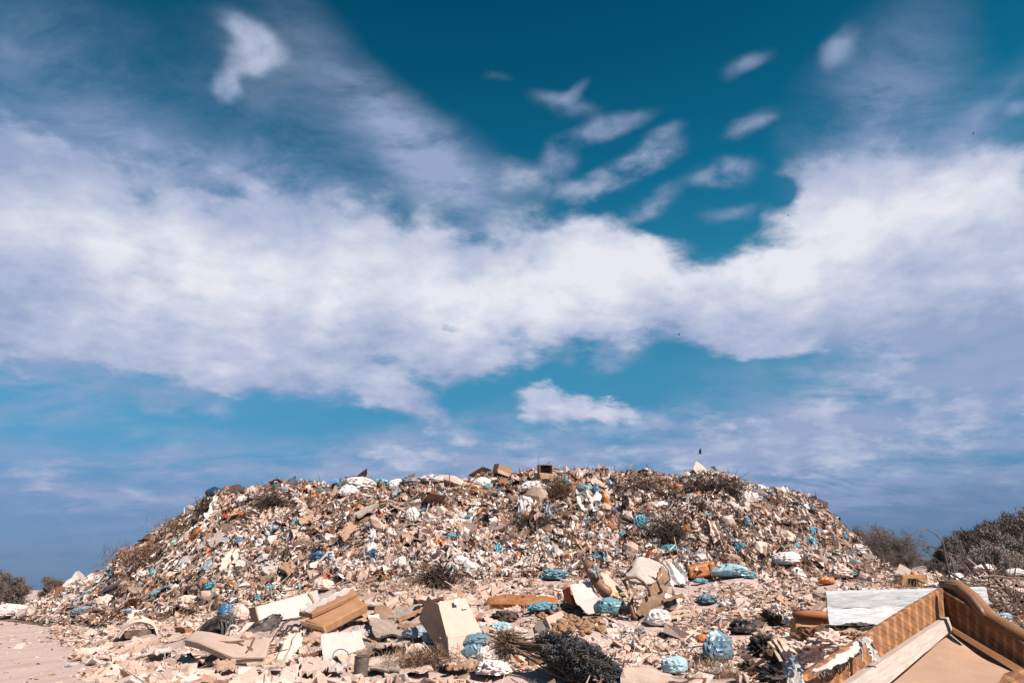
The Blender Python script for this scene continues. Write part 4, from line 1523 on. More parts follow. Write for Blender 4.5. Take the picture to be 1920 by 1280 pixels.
    MB().slab(P(1289, 1063, d), P(1339, 1052, d + .15), P(1345, 1078, d + .1), P(1294, 1086, d - .05), A((0.06, 0.4, 0.05)), nu=10, nv=6, warp=0.02, seed=2, round_=0.1).build('shell', M_vinyl, root, bevel=0.05)
    MB().slab(P(1303, 1062, d - .03), P(1309, 1060, d - .02), P(1308, 1069, d - .04), P(1304, 1069, d - .04), A((0, .02, 0)), nu=3, nv=3, ragged=.02).build('torn_patch', M_tape, root)
    MB().slab(P(1330, 1056, d + .08), P(1333, 1055, d + .09), P(1337, 1079, d + .04), P(1334, 1080, d + .03), A((0, .03, 0)), nu=1, nv=4).build('edge_strip', M_leather, root)
    reg(1289, 1052, 1346, 1086, d, 'orange suitcase')
    # orange armchair at the right
    d = 9.6
    root = empty('armchair', P(1522, 1202, d), 'orange-brown armchair lying half under the white painted door', 'armchair')
    MB().slab(P(1490, 1158, d), P(1560, 1158, d + .1), P(1560, 1205, d), P(1494, 1200, d - .1), A((0.05, 0.35, 0)), nu=8, nv=6, warp=0.02, seed=1, round_=.06).build('seat', mat('orange_board', (0.52, 0.25, 0.10), 0.85, .25, .2, 2.5, .1), root, bevel=0.02)
    MB().tube([P(1487, 1152, d - .02), P(1510, 1151, d - .02), P(1535, 1153, d + .02), P(1562, 1156, d + .08)], [0.035, 0.05, 0.05, 0.045], 10).build('backrest', M_velour, root, smooth=True)
    MB().slab(P(1493, 1180, d - .12), P(1528, 1178, d - .08), P(1532, 1199, d - .12), P(1497, 1202, d - .16), A((0, .04, 0)), nu=4, nv=4, warp=.01).build('front_panel', mat('orange_board', None), root)
    reg(1487, 1148, 1560, 1203, d, 'orange armchair')
    d = hit(1722, 1100)
    root = empty('cardboard_box', P(1722, 1101, d), 'orange-brown cardboard box with a dark opening beyond the white painted door', 'box')
    a, b, c, e = P(1692, 1077, d), P(1735, 1076, d + .1), P(1739, 1099, d + .1), P(1692, 1100, d)
    MB().slab(a, b, P(1737, 1084, d + .1), P(1693, 1084, d), A((0, .5, 0)), nu=4, nv=2).build('front_panel', mat('orange_card', (0.50, 0.27, 0.12), .9, .25, .2), root, bevel=.006)
    MB().slab(P(1692, 1084.5, d), P(1702, 1084.5, d), P(1701, 1100, d), P(1691, 1100, d), A((0, .5, 0)), nu=2, nv=2).build('side_panel', mat('orange_card', None), root)
    MB().slab(P(1720, 1084.5, d + .05), P(1738, 1084.5, d + .1), P(1741, 1099, d + .1), P(1724, 1099, d + .05), A((0, .5, 0)), nu=2, nv=2).build('side_panel', mat('orange_card', None), root)
    MB().slab(P(1737, 1076, d + .12), P(1748, 1079, d + .3), P(1752, 1096, d + .3), P(1741, 1098, d + .12), A((0.02, .3, 0)), nu=3, nv=3, warp=.01).build('end_panel', M_card_pale, root)
    MB().slab(P(1699, 1085, d + .45), P(1724, 1085, d + .45), P(1724, 1100, d + .45), P(1699, 1100, d + .45), A((0, .03, 0)), nu=1, nv=1).build('back_panel', M_black, root)  # black sheet stands for the shade in the opening
    reg(1690, 1074, 1752, 1100, d, 'orange box beyond the door')


def build_left_things():
    # mattress
    d = hit(430, 1249)
    far = [P(366, 1187, d + 1.5), P(395, 1191, d + 1.35), P(430, 1198, d + 1.15), P(468, 1203, d + 1.05), P(507, 1201, d + 1.15)]
    near = [P(345, 1206, d + .95), P(372, 1210, d + .6), P(408, 1226, d + .15), P(438, 1238, d), P(497, 1237, d + .1)]
    far, near = [p + UP * .07 for p in far], [p + UP * .07 for p in near]
    root = empty('mattress', P(425, 1249, d), 'tan foam mattress sagging over the rubble, left of the dark car parts', 'mattress')
    MB().grid([far, near], A((0.01, 0.03, -0.15)), nu=22, nv=8, warp=0.035, seed=2, curve=True).build('mattress_body', M_mattress, root, smooth=False, bevel=0.045)
    MB().tube([p + A((0, -.02, -0.012)) for p in near], 0.014, 6).build('piping', M_mattress, root, smooth=True)
    reg(345, 1187, 508, 1250, d, 'tan mattress')
    for i, (pts, r) in enumerate((([(400, 1205), (430, 1206), (458, 1203)], .02), ([(420, 1208), (445, 1207), (456, 1212)], .014), ([(477, 1198), (470, 1214), (462, 1224)], .018), ([(464, 1214), (474, 1220)], .013))):
        tag(MB().tube([P(x, y, d + .75 - (y - 1205) * .03) + UP * .03 for x, y in pts], r, 5).build('dry_stick', M_brown_wood), 'dark dry stick lying on the tan mattress', 'stick', 'sticks on the tan mattress')
    # black wheel-arch liner
    d = hit(395, 1197)
    out = [(357, 1198), (372, 1178), (392, 1162), (412, 1153), (430, 1153), (436, 1164), (432, 1192)]
    inn = [(371, 1199), (384, 1187), (397, 1180), (409, 1177), (417, 1180), (419, 1186), (418, 1196)]
    root = empty('wheel_arch_liner', P(397, 1198, d), 'black plastic wheel arch liner standing behind the tan mattress', 'car part')
    MB().grid([[P(x + 7, y - 3, d + .9) for x, y in out], [P(x, y, d + .2) for x, y in out], [P(x, y, d + .05) for x, y in inn]],
              A((0, 0.02, -0.02)), nu=24, nv=8, warp=0.02, seed=3, curve=True).build('arch_shell', M_black, root)
    MB().tube([P(x, y, d + .18) for x, y in out], 0.02, 6).build('rim', M_soot, root, smooth=True)
    for x in (414, 422, 430):
        MB().slab(P(x, 1160, d + .06), P(x + 4, 1160, d + .06), P(x + 4, 1190, d + .02), P(x, 1190, d + .02), A((0, .03, 0)), nu=1, nv=3, ragged=.01).build('rib', M_soot, root)
    reg(357, 1150, 437, 1199, d, 'black wheel arch liner')
    # coil of pale hose
    tag(MB().tube([P(437 + 10 * math.cos(a), 1184 + 12 * math.sin(a), d + .05 + .02 * math.sin(a)) for a in np.linspace(0.4, 6.5, 14)], 0.035, 6).build('hose_coil', CLOTHM['cream'], smooth=True),
        'pale coiled hose beside the black wheel arch liner', 'hose')
    # crumpled dark car panel
    d = hit(495, 1186)
    root = empty('car_panel', P(495, 1187, d), 'crumpled dark grey car panel in front of the white cabinet', 'car part')
    MB().grid([[P(466, 1178, d + .3), P(490, 1164, d + .5), P(512, 1152, d + .7), P(526, 1153, d + .7)], [P(464, 1186, d), P(492, 1176, d + .1), P(515, 1170, d + .2), P(524, 1163, d + .3)],
               [P(472, 1194, d - .1), P(495, 1190, d - .1), P(512, 1184, d), P(520, 1174, d + .1)]], A((0, 0.04, -0.02)), nu=16, nv=12, warp=0.12, seed=5, ragged=.03).build('panel_sheet', M_soot, root)
    MB().tube([P(466, 1177, d + .25), P(490, 1163, d + .42), P(512, 1151, d + .62), P(527, 1152, d + .65)], 0.022, 6).build('panel_edge', M_black, root, smooth=True)
    MB().tube([P(505, 1190, d - .2), P(513, 1178, d - .1), P(522, 1164, d + .1)], 0.018, 6).build('bent_strut', M_soot, root, smooth=True)
    reg(464, 1150, 528, 1194, d, 'dark grey car panel')
    # metal frame clutter
    d = hit(540, 1200)
    root = empty('metal_rack', P(543, 1200, d), 'small bent metal rack beside the dark grey car panel', 'metal rack')
    fr = [(531, 1190), (541, 1172), (548, 1171), (544, 1193), (531, 1190)]
    MB().tube([P(x, y, d) for x, y in fr], 0.03, 6).build('frame', M_soot, root)
    MB().tube([P(534, 1188, d), P(546, 1178, d), ], 0.02, 6).build('crossbar', M_soot, root)
    MB().tube([P(524, 1182, d + .2), P(532, 1168, d + .3), P(545, 1160, d + .4), P(560, 1160, d + .4)], 0.028, 6).build('bent_rod', M_soot, root, smooth=True)
    reg(524, 1160, 560, 1200, d)
    # tan bent sheet and brown cushion behind it
    d = hit(660, 1182)
    o = MB().grid([[P(632, 1172, d + .1), P(640, 1155, d + .3), P(660, 1150, d + .45), P(682, 1142, d + .6)], [P(634, 1184, d - .1), P(646, 1163, d + .05), P(664, 1162, d + .1), P(694, 1164, d + .2)]],
                  A((0.0, 0.05, -0.025)), nu=16, nv=6, warp=0.03, seed=4, curve=True, ragged=.01).build('bent_board', M_card)
    tag(o, 'tan bent board curling up right of the open brown case', 'board')
    reg(630, 1142, 695, 1184, d, 'tan bent board')
    d = hit(722, 1168)
    o = MB().grid([[P(702, 1135, d + .5), P(722, 1133, d + .7), P(745, 1148, d + .7)], [P(701, 1142, d + .1), P(722, 1146, d + .1), P(741, 1156, d + .2)], [P(703, 1166, d), P(718, 1168, d), P(735, 1166, d + .1)]],
                  A((0, .2, -.03)), nu=12, nv=10, warp=.02, seed=6, curve=True).build('seat_cushion', mat('brown_velour', (0.28, 0.17, 0.11), .95, .3, .3, 3, .4, 50), smooth=True)
    tag(o, 'dull brown seat cushion left of the large open cardboard box', 'cushion')
    reg(700, 1133, 746, 1168, d, 'dull brown seat cushion')
    # small white box
    d = hit(700, 1168)
    tag(MB().slab(P(689, 1153, d - .1), P(709, 1151, d - .05), P(711, 1166, d - .1), P(692, 1170, d - .15), A((.02, .12, 0)), nu=3, nv=3, ragged=.01).build('small_box', M_tape, bevel=.01), 'small bright white box beside the dull brown seat cushion', 'box')
    # upright white panel
    d = hit(640, 1237)
    root = empty('square_board', P(640, 1237, d), 'square off-white panel leaning in the rubble below the open brown case', 'panel')
    MB().slab(P(601, 1189, d + .35), P(675, 1183, d + .65), P(683, 1216, d + .45), P(606, 1237, d), A((0.01, 0.06, 0.02)), nu=12, nv=8, warp=0.02, seed=6, ragged=.006).build('panel_sheet', M_white_panel, root, bevel=.008)
    MB().slab(P(656, 1228, d), P(683, 1214, d + .38), P(681, 1223, d + .34), P(657, 1237, d - .04), A((.02, .05, 0)), nu=4, nv=3).build('broken_corner', M_card_dark, root)
    reg(600, 1183, 684, 1237, d, 'leaning white panel')
    tag(MB().tube([P(639 + 15 * math.cos(a), 1230 - 14 * math.sin(a), d - .12) for a in np.linspace(-.2, 3.4, 16)], 0.010, 5).build('wire_hoop', M_soot, smooth=True), 'thin rusty wire hoop in front of the leaning white panel', 'wire')
    # carpet
    flat_piece([(690, 1166), (778, 1172), (786, 1204), (702, 1205)], M_carpet, 'dusty grey-brown carpet piece lying right of the leaning white panel', 3, .12, .05, 'carpet_piece', 'carpet', .06)
    NEAR.append((P(735, 1185, hit(735, 1190)), 'dusty carpet piece'))
    flat_piece([(742, 1140), (785, 1142), (780, 1162), (728, 1166)], M_carpet, 'pale dusty carpet piece behind the large open cardboard box', 5, .1, .05, 'carpet_piece', 'carpet', .05)
    # bent dark metal sheets leaning
    d = hit(700, 1234)
    o = MB().grid([[P(656, 1233, d - .2), P(690, 1214, d + .2), P(735, 1197, d + .5)], [P(660, 1236, d - .25), P(695, 1226, d), P(738, 1206, d + .3)]], A((0.0, 0.08, 0.0)), nu=12, nv=4, warp=.05, seed=7, ragged=.02).build('metal_sheet', mat('rusty_sheet', (0.16, 0.10, 0.075), .7, .45, .4, 6, .3))
    tag(o, 'rusty bent metal sheet leaning beside the dusty carpet piece', 'metal sheet')
    reg(655, 1196, 740, 1236, d)
    d = hit(815, 1245)
    for k, (p0, p1, p2) in enumerate((((792, 1203), (812, 1226), (838, 1246)), ((790, 1212), (806, 1235), (836, 1250)))):
        o = MB().grid([[P(*p0, d + .5), P(*p1, d + .2), P(*p2, d)], [P(p0[0] + 5, p0[1] + 8, d + .5), P(p1[0] + 3, p1[1] + 5, d + .2), P(p2[0] - 3, p2[1] + 4, d)]], A((.02, .05, 0)), nu=10, nv=2, curve=True).build('metal_strip', mat('pale_metal', (0.46, 0.37, 0.31), .5, .4, .3, 6, .2))
        tag(o, 'narrow curved metal strip leaning below the large open cardboard box', 'metal strip', 'curved metal strips')
    # bucket
    d = hit(676, 1268)
    root = empty('metal_bucket', P(676, 1268, d), 'battered dark metal bucket standing below the leaning white panel', 'bucket')
    s = d / F_PX
    c = P(676, 1266, d)
    MB().tube([c, c + A((0.0, 0, 14 * s)), c + A((0.01, 0, 28 * s)), c + A((.01, 0, 31 * s))], [12 * s, 12.5 * s, 13 * s, 12.2 * s], 16).build('bucket_body', M_metal, root, smooth=False)
    MB().tube([c + A((.01, 0, 29.5 * s)), c + A((.01, 0, 31.5 * s))], [13.6 * s, 13.6 * s], 16).build('rim', M_soot, root)
    MB().tube([c + A((-11 * s, -2 * s, 29 * s)), c + A((-5 * s, -10 * s, 34 * s)), c + A((4 * s, -11 * s, 34 * s)), c + A((12 * s, -2 * s, 30 * s))], 0.006, 5).build('handle', M_soot, root)
    reg(661, 1232, 691, 1268, d, 'dark metal bucket')
    flat_piece([(716, 1246), (800, 1238), (812, 1270), (722, 1276)], M_card_pale, 'wide pale board lying flat right of the dark metal bucket', 8, .12, .03, 'board', 'board', .06)
    flat_piece([(562, 1248), (604, 1243), (600, 1275), (560, 1279)], M_card_pale, 'pale square board lying flat below the tan mattress', 9, .15, .03, 'board', 'board', .03)
    flat_piece([(625, 1234), (668, 1232), (664, 1256), (655, 1262)], M_card_pale, 'pale board piece tucked behind the dark metal bucket', 10, .08, .03, 'board', 'board', .03)
    flat_piece([(1160, 1258), (1225, 1266), (1290, 1290), (1165, 1300)], M_card_pale, 'long tan board half buried beside the uprooted conifer', 12, .12, .04, 'board', 'board', .03)
    # loose flat boards and planks between the larger things
    rg = np.random.default_rng(55)
    tones = [M_card_pale, M_card, M_card_pale, M_white_panel, M_carpet, M_card_pale, M_caramel]
    for k, (x, y, w, h) in enumerate(((560, 1222, 44, 16), (590, 1206, 36, 14), (548, 1190, 30, 12), (632, 1262, 40, 14), (700, 1222, 46, 16), (752, 1216, 40, 14), (772, 1188, 36, 14), (838, 1252, 44, 14), (872, 1262, 40, 14),
                                      (700, 1144, 36, 12), (676, 1196, 30, 12), (726, 1262, 50, 14), (598, 1258, 40, 14), (470, 1212, 34, 12), (512, 1262, 46, 14), (420, 1262, 44, 14), (370, 1250, 40, 12), (300, 1232, 36, 12), (905, 1192, 34, 14), (965, 1152, 34, 10))):
        j = lambda a: rg.normal(0, a)
        flat_piece([(x - w / 2 + j(4), y - h / 2 + j(3)), (x + w / 2 + j(4), y - h / 2 + j(3)), (x + w / 2 + j(6) - 4, y + h / 2 + j(3)), (x - w / 2 + j(6) - 4, y + h / 2 + j(3))], tones[k % len(tones)],
                   'flat board fragment lying in the rubble before the heap, left part or middle', 300 + k, rg.uniform(.1, .2), .03, 'board', 'board', .06, 'flat board fragments in the rubble')
    for k, (p0, p1, m) in enumerate((((566, 1246), (640, 1222), M_brown_wood), ((612, 1212), (668, 1204), M_velour), ((744, 1176), (800, 1148), M_caramel), ((880, 1180), (930, 1196), M_bare), ((460, 1262), (528, 1252), M_bare),
                                     ((640, 1198), (700, 1216), M_caramel), ((300, 1210), (352, 1196), M_bare), ((836, 1270), (905, 1262), M_caramel))):
        long_piece(p0, p1, .13, .05, m, 'loose plank lying at an angle between boards in the rubble before the heap', seed=90 + k, lift=.16, group='loose planks between the boards')
    # burlap sack
    d = hit(258, 1196)
    root = empty('burlap_sack', P(258, 1196, d), 'cream burlap sack sagging open in the rubble near the dirt road', 'sack')
    MB().grid([[P(222, 1192, d - .1), P(238, 1170, d + .1), P(262, 1163, d + .3), P(288, 1170, d + .3), P(294, 1190, d)], [P(220, 1188, d + .2), P(240, 1160, d + .7), P(264, 1152, d + .9), P(286, 1160, d + .8), P(296, 1178, d + .4)]],
              A((0, 0.06, -0.06)), nu=18, nv=8, warp=.06, seed=12, curve=True).build('sack_body', CLOTHM['cream'], root)
    MB().slab(P(232, 1182, d + .25), P(284, 1178, d + .35), P(286, 1196, d + .2), P(234, 1196, d + .1), A((0, .2, 0)), nu=4, nv=4, warp=.05).build('inside_shade', CLOTHM['dark'], root)  # shade inside the sack, put in as a dark sheet
    reg(220, 1150, 296, 1196, d, 'cream burlap sack')
    # white-blue bag by the road
    bag(20, 1157, 46, 23, BAGM['white'], 'big pale bag of plastic film lying at the edge of the dirt road', 61, deep=1.4, amp=.5)
    bag(58, 1158, 30, 12, BAGM['steel'], 'flat grey-blue film scrap beside the big pale bag by the road', 62, amp=.6)
    # slabs and crates on the left tail
    def crate(px, py, w, h, m, label, seed, rot=0, deep=.5, cat='crate', name='wooden_crate', tilt=0):
        d = hit(px, py)
        c = P(px, py, d)
        s = d / F_PX * 1.02
        ww, hh = w * s, h * s
        R = A((math.cos(rot), math.sin(rot), tilt))
        Q = A((-math.sin(rot), math.cos(rot), 0)) * deep
        U = A((-tilt * .6, 0, 1)) * hh
        a = c - R * ww / 2
        root = empty(name, c, label, cat)
        t = 0.02
        MB().slab(a + U, a + R * ww + U, a + R * ww, a, Q * (t / deep), nu=4, nv=2, ragged=.008, seed=seed).build('front_panel', m, root)
        MB().slab(a + U + Q, a + R * ww + U + Q, a + R * ww + Q, a + Q, Q * (t / deep), nu=4, nv=2, ragged=.008, seed=seed + 1).build('back_panel', m, root)
        for k in (0, 1):
            b = a + R * (ww - t) * k + Q * 0.06
            MB().slab(b + U * .97, b + U * .97 + Q * .92, b + Q * .92, b, R * t, nu=2, nv=2, ragged=.006, seed=seed + 2 + k).build('side_panel', m, root)
        MB().slab(a + U * .1 + Q * .06 + R * .02, a + R * (ww - .02) + U * .1 + Q * .06, a + R * (ww - .02) + Q * .94 + U * .1, a + R * .02 + Q * .94 + U * .1, A((0, 0, -.015)), nu=2, nv=2).build('floor_panel', m, root)
        reg(px - w / 2, py - h, px + w / 2, py, d, short(label))
    crate(112, 1119, 18, 17, mat('rust_board', (0.26, 0.09, 0.05), .8, .3, .3), 'rust-brown crate standing at the far left tail of the heap', 31, .5)
    crate(130, 1124, 24, 10, M_white_panel, 'low white crate at the left tail of the heap', 35, .1)
    crate(262, 1112, 40, 11, M_bare, 'low open timber crate at the left foot of the heap', 41, -.15)
    crate(225, 1119, 22, 9, mat_wood('dark_timber', (0.34, 0.20, 0.12), (0.22, 0.12, 0.07)), 'small brown timber crate next to the grey slabs', 45, .1)
    flat_piece([(174, 1112), (226, 1091), (232, 1099), (180, 1124)], M_carpet, 'long grey-tan slab tilted on the left tail of the heap', 21, .3, .12, 'board', 'board', .02)
    flat_piece([(232, 1108), (250, 1104), (268, 1116), (246, 1121)], M_card_pale, 'pale slab lying between the two timber crates', 22, .25, .1, 'board', 'board', .02)
    flat_piece([(105, 1146), (160, 1126), (178, 1128), (128, 1156)], M_card, 'tan board sloping down towards the dirt road', 23, .15, .04, 'board', 'board', .03)
    flat_piece([(320, 1118), (360, 1116), (364, 1136), (320, 1138)], M_card, 'squat tan cardboard slab near the heap foot, left of the white cabinet', 24, .2, .12, 'cardboard_piece', 'cardboard', .02)
    long_piece((128, 1142), (166, 1140), .22, .03, mat('rust_board', None), 'rust-orange board at the left edge of the rubble', seed=3)
    long_piece((322, 1180), (356, 1184), .3, .12, M_velour, 'orange bolster end poking out left of the wheel arch liner', 'bolster', 'bolster')
    long_piece((416, 1236), (444, 1266), .08, .03, M_bare, 'thin pale lath sticking out from under the tan mattress', seed=6)
    # clear pipe
    d = hit(304, 1125)
    tag(MB().tube([P(296, 1118, d + .8), P(308, 1112, d + .2), P(311, 1111, d)], [.18, .2, .2], 14, False).build('drum', M_soot), 'dark open drum lying at the left foot of the heap', 'drum')
    # little carton
    d = hit(456, 1274)
    root = empty('milk_carton', P(456, 1274, d), 'small white and turquoise carton in the rubble below the tan mattress', 'carton')
    MB().slab(P(448, 1252, d), P(468, 1250, d + .1), P(466, 1262, d + .05), P(447, 1264, d - .05), A((.02, .12, 0)), nu=3, nv=3, ragged=.006).build('carton_top', M_tape, root, bevel=.008)
    MB().slab(P(447, 1264.5, d - .05), P(466, 1262.5, d + .05), P(463, 1273, d + .0), P(449, 1275, d - .1), A((.02, .12, 0)), nu=3, nv=3, ragged=.006).build('carton_base', BAGM['cyan'], root, bevel=.008)
    reg(444, 1248, 470, 1276, d, 'small white and turquoise carton')
    tag(MB().crumple(P(152, 1263, hit(152, 1264)) + UP * .04, (.09, .07, .06), .3, .5, 3, 2.2, 3).build('paper_scrap', CLOTHM['white']), 'crumpled white scrap alone on the dirt road', 'paper')
    tag(MB().crumple(P(129, 1250, hit(129, 1250)) + UP * .02, (.07, .05, .025), .3, .5, 4, 2.2, 3).build('plastic_scrap', BAGM['cyan']), 'small turquoise scrap alone on the dirt road', 'plastic scrap')


def build_middle_things():
    # broken cupboard
    d = hit(1092, 1160)
    root = empty('broken_cupboard', P(1092, 1160, d), 'broken red-orange cupboard with white doors hanging open in the wreck pile', 'cupboard')
    MB().slab(P(1056, 1102, d + .5), P(1098, 1090, d + .8), P(1102, 1130, d + .6), P(1062, 1140, d + .4), A((0.05, .4, 0)), nu=6, nv=6, warp=.02, seed=1).build('cupboard_body', M_red, root, bevel=.01)
    MB().slab(P(1054, 1105, d + .25), P(1067, 1099, d + .1), P(1073, 1134, d + .05), P(1059, 1126, d + .2), A((.02, .04, 0)), nu=4, nv=4, warp=.02, seed=2).build('side_panel', M_red, root)
    MB().slab(P(1055, 1126, d + .25), P(1072, 1134, d + .08), P(1074, 1140, d + .05), P(1056, 1136, d + .25), A((.02, .1, 0)), nu=2, nv=2).build('gap_shade', M_black, root)  # black slab painted in for the shade of the gap
    MB().slab(P(1069, 1096, d + .02), P(1107, 1090, d + .3), P(1122, 1122, d + .1), P(1080, 1134, d - .1), A((.01, .03, .01)), nu=8, nv=8, warp=.015, seed=3, ragged=.006).build('door', M_white_panel, root, bevel=.005)
    MB().slab(P(1079, 1128, d - .12), P(1121, 1121, d + .02), P(1130, 1144, d - .2), P(1104, 1152, d - .35), A((.01, .03, .01)), nu=8, nv=6, warp=.015, seed=4, ragged=.006).build('door', M_white_panel, root, bevel=.005)
    reg(1053, 1088, 1132, 1152, d - .3, 'broken red cupboard')
    # leather bolster
    d2 = d + .15
    o = MB().tube([P(1099, 1054, d2 + .7), P(1106, 1064, d2 + .5), P(1114, 1082, d2 + .25), P(1124, 1098, d2 + .05), P(1138, 1110, d2), P(1144, 1115, d2)], [.09, .15, .12, .12, .15, .1], 14).build('leather_bolster', M_leather, smooth=True)
    tag(o, 'lumpy brown leather bolster leaning across the broken red cupboard', 'bolster')
    reg(1094, 1050, 1150, 1118, d2, 'brown leather bolster')
    o = MB().slab(P(1124, 1073, d2 + .5), P(1139, 1076, d2 + .75), P(1176, 1119, d2 + .3), P(1150, 1121, d2 + .1), A((.02, .05, .01)), nu=8, nv=10, warp=.03, seed=7, ragged=.01).build('board', mat('stained_board', (0.62, 0.45, 0.34), .8, .3, .2, 3, .1, spots=((0.45, 0.18, 0.07), 3.2, 0.55)), bevel=.006)
    tag(o, 'tan board with orange stains behind the brown leather bolster', 'board')
    reg(1124, 1073, 1178, 1121, d2)
    o = tag(MB().crumple(P(1117, 1072, d2 + .0), (.16, .12, .18), .3, .8, 14, 3.0, 3, False).build('plastic_bag', BAGM['grey']), 'grey film scrap caught on the brown leather bolster', 'plastic bag')
    bag(1143, 1153, 46, 30, BAGM['teal'], 'shiny teal plastic bag under the brown leather bolster', 71, d=d - .15, amp=.45, freq=1.8, deep=.7)
    tag(MB().crumple(P(1164, 1140, d - .2), (.07, .1, .16), .3, .6, 8, 2.4, 3, False).build('rag', CLOTHM['black']), 'black rag hanging beside the shiny teal plastic bag', 'rag')
    # broken armchair shell
    d3 = d + .1
    root = empty('broken_armchair', P(1210, 1165, d3), 'wrecked armchair shell with worn white cover and brown fibre underside', 'armchair')
    MB().grid([[P(1176, 1066, d3 + .5), P(1196, 1042, d3 + .8), P(1218, 1046, d3 + .9), P(1240, 1056, d3 + .8)],
               [P(1172, 1078, d3 + .3), P(1192, 1060, d3 + .35), P(1216, 1066, d3 + .35), P(1246, 1064, d3 + .5)],
               [P(1182, 1088, d3 + .1), P(1200, 1092, d3 + .0), P(1220, 1094, d3), P(1240, 1078, d3 + .25)]],
              A((0.0, 0.08, -0.06)), nu=16, nv=12, warp=.05, seed=9, curve=True, ragged=.01).build('seat_shell', M_worn_white, root, bevel=.01)
    MB().grid([[P(1240, 1058, d3 + .45), P(1256, 1078, d3 + .5)], [P(1232, 1082, d3 + .2), P(1252, 1100, d3 + .3)], [P(1212, 1112, d3 - .05), P(1242, 1128, d3 + .1)], [P(1192, 1150, d3 - .2), P(1226, 1158, d3)]],
              A((.03, .07, 0.0)), nu=8, nv=16, warp=.06, seed=10, curve=True, ragged=.012).build('fibre_underside', M_fibre, root)
    MB().tube([P(x, y, d3 + .02) for x, y in ((1242, 1054), (1254, 1068), (1257, 1086), (1246, 1096))], .03, 7).build('cover_edge', M_worn_white, root, smooth=True)
    MB().tube([P(x, y, d3 - .1) for x, y in ((1168, 1092), (1176, 1083), (1192, 1081), (1206, 1090), (1216, 1103), (1218, 1118))], .035, 8).build('bent_arm', M_brown_wood, root, smooth=True)
    MB().tube([P(1168, 1086, d3), P(1178, 1104, d3), P(1186, 1130, d3 - .1), P(1192, 1150, d3 - .2)], .04, 7).build('leg', M_brown_wood, root)
    MB().tube([P(1180, 1128, d3 - .2), P(1188, 1154, d3 - .25), P(1194, 1160, d3 - .3)], .045, 7).build('leg', M_brown_wood, root)
    reg(1168, 1042, 1257, 1162, d3 - .1, 'wrecked armchair')
    # pieces of timber round it
    G = 'timber pieces round the wrecked armchair'
    for k, (p0, p1, w, m, lab, da, db) in enumerate((
            ((1164, 1112), (1202, 1098), .09, M_bare, 'upper pale lath sticking out left of the wrecked armchair', -.25, -.2),
            ((1168, 1124), (1206, 1102), .16, M_bare, 'splintered pale board below the upper lath at the wrecked armchair', -.3, -.3),
            ((1196, 1166), (1240, 1134), .12, M_bare_white, 'long pale plank propped under the wrecked armchair', -.35, -.2),
            ((1240, 1124), (1277, 1113), .10, mat_wood('red_timber', (0.36, 0.17, 0.10), (0.24, 0.11, 0.06)), 'reddish plank on top of the dark drawer', .1, .5),
            ((1250, 1148), (1290, 1141), .10, M_bare, 'pale timber rail right of the white sack', -.1, .3),
            ((1252, 1156), (1290, 1150), .08, M_bare, 'lower pale timber rail right of the white sack', -.2, .2),
            ((1184, 1060), (1168, 1078), .10, mat('charred', (.04, .03, .025), .9, .2), 'charred board end left of the worn white cover', .4, .4),
            ((1200, 1118), (1212, 1108), .14, M_bare_white, 'short pale block inside the wrecked armchair', -.2, -.2))):
        long_piece(p0, p1, w, .05, m, lab, d0=d3 + da, d1=d3 + db, lift=0, seed=k + 50)
    d4 = d3 + .35
    root = empty('drawer', P(1256, 1140, d4), 'dark shallow drawer beside the wrecked armchair', 'drawer')
    MB().slab(P(1243, 1126, d4), P(1268, 1120, d4 + .2), P(1270, 1136, d4 + .2), P(1246, 1143, d4), A((.02, .3, 0)), nu=3, nv=3).build('drawer_box', M_soot, root)
    MB().slab(P(1242, 1124, d4 - .03), P(1270, 1118, d4 + .18), P(1270, 1122, d4 + .17), P(1243, 1128, d4 - .04), A((.01, .03, 0)), nu=3, nv=1).build('lip', M_bare, root)
    bag(1236, 1176, 40, 32, BAGM['white'], 'plump white sack below the wrecked armchair', 73, d=d3 - .5, amp=.35, freq=1.6)
    d5 = hit(1286, 1158)
    tag(MB().slab(P(1281, 1138, d5), P(1289, 1138, d5), P(1290, 1157, d5), P(1282, 1157, d5), A((0, .06, 0)), nu=1, nv=3, ragged=.006).build('wood_post', M_bare), 'short upright timber post at the end of the pale rails', 'post')
    # mound of brown roots or potatoes
    rg = np.random.default_rng(77)
    dd = hit(1065, 1195)
    mb_n = 0
    for i in range(290):
        px = rg.normal(1068, 32)
        py = rg.normal(1166, 15)
        if abs(px - 1068) > 70 or py < 1138 or py > 1198:
            continue
        h_ = math.exp(-((px - 1068) / 40) ** 2 - ((py - 1166) / 22) ** 2)
        d_ = hit(px, py)
        r = rg.uniform(.038, .066)
        v, f = ICO[2]
        q = v * (1 + .5 * fbm(v[:, 0] * 1.2 + i, v[:, 1] * 1.2 + v[:, 2] + i * 3, 2))[:, None] * r * A((1.2, .9, .85))
        o = MB().raw(q + P(px, py, d_) + UP * (.05 + .10 * h_ * rg.random()), f).build('potato', mat('earthy_potato', (0.34, 0.175, 0.09), .9, .5, .35, 9, .3), smooth=True)
        tag(o, 'earthy brown potato in the mound in front of the broken red cupboard', 'potato', 'potatoes in the mound')
    reg(1010, 1140, 1130, 1198, dd + .3, 'mound of potatoes')
    # bags and film
    bag(894, 1212, 46, 22, BAGM['slate'], 'upper grey-blue plastic bag right of the large open cardboard box', 81, d=hit(894, 1226), amp=.55)
    bag(888, 1236, 38, 26, BAGM['slate'], 'lower grey-blue plastic bag right of the large open cardboard box', 82, amp=.6)
    bag(786, 1198, 46, 22, BAGM['steel'], 'crumpled blue-grey plastic bag left of the large open cardboard box', 83, d=hit(786, 1202), amp=.7)
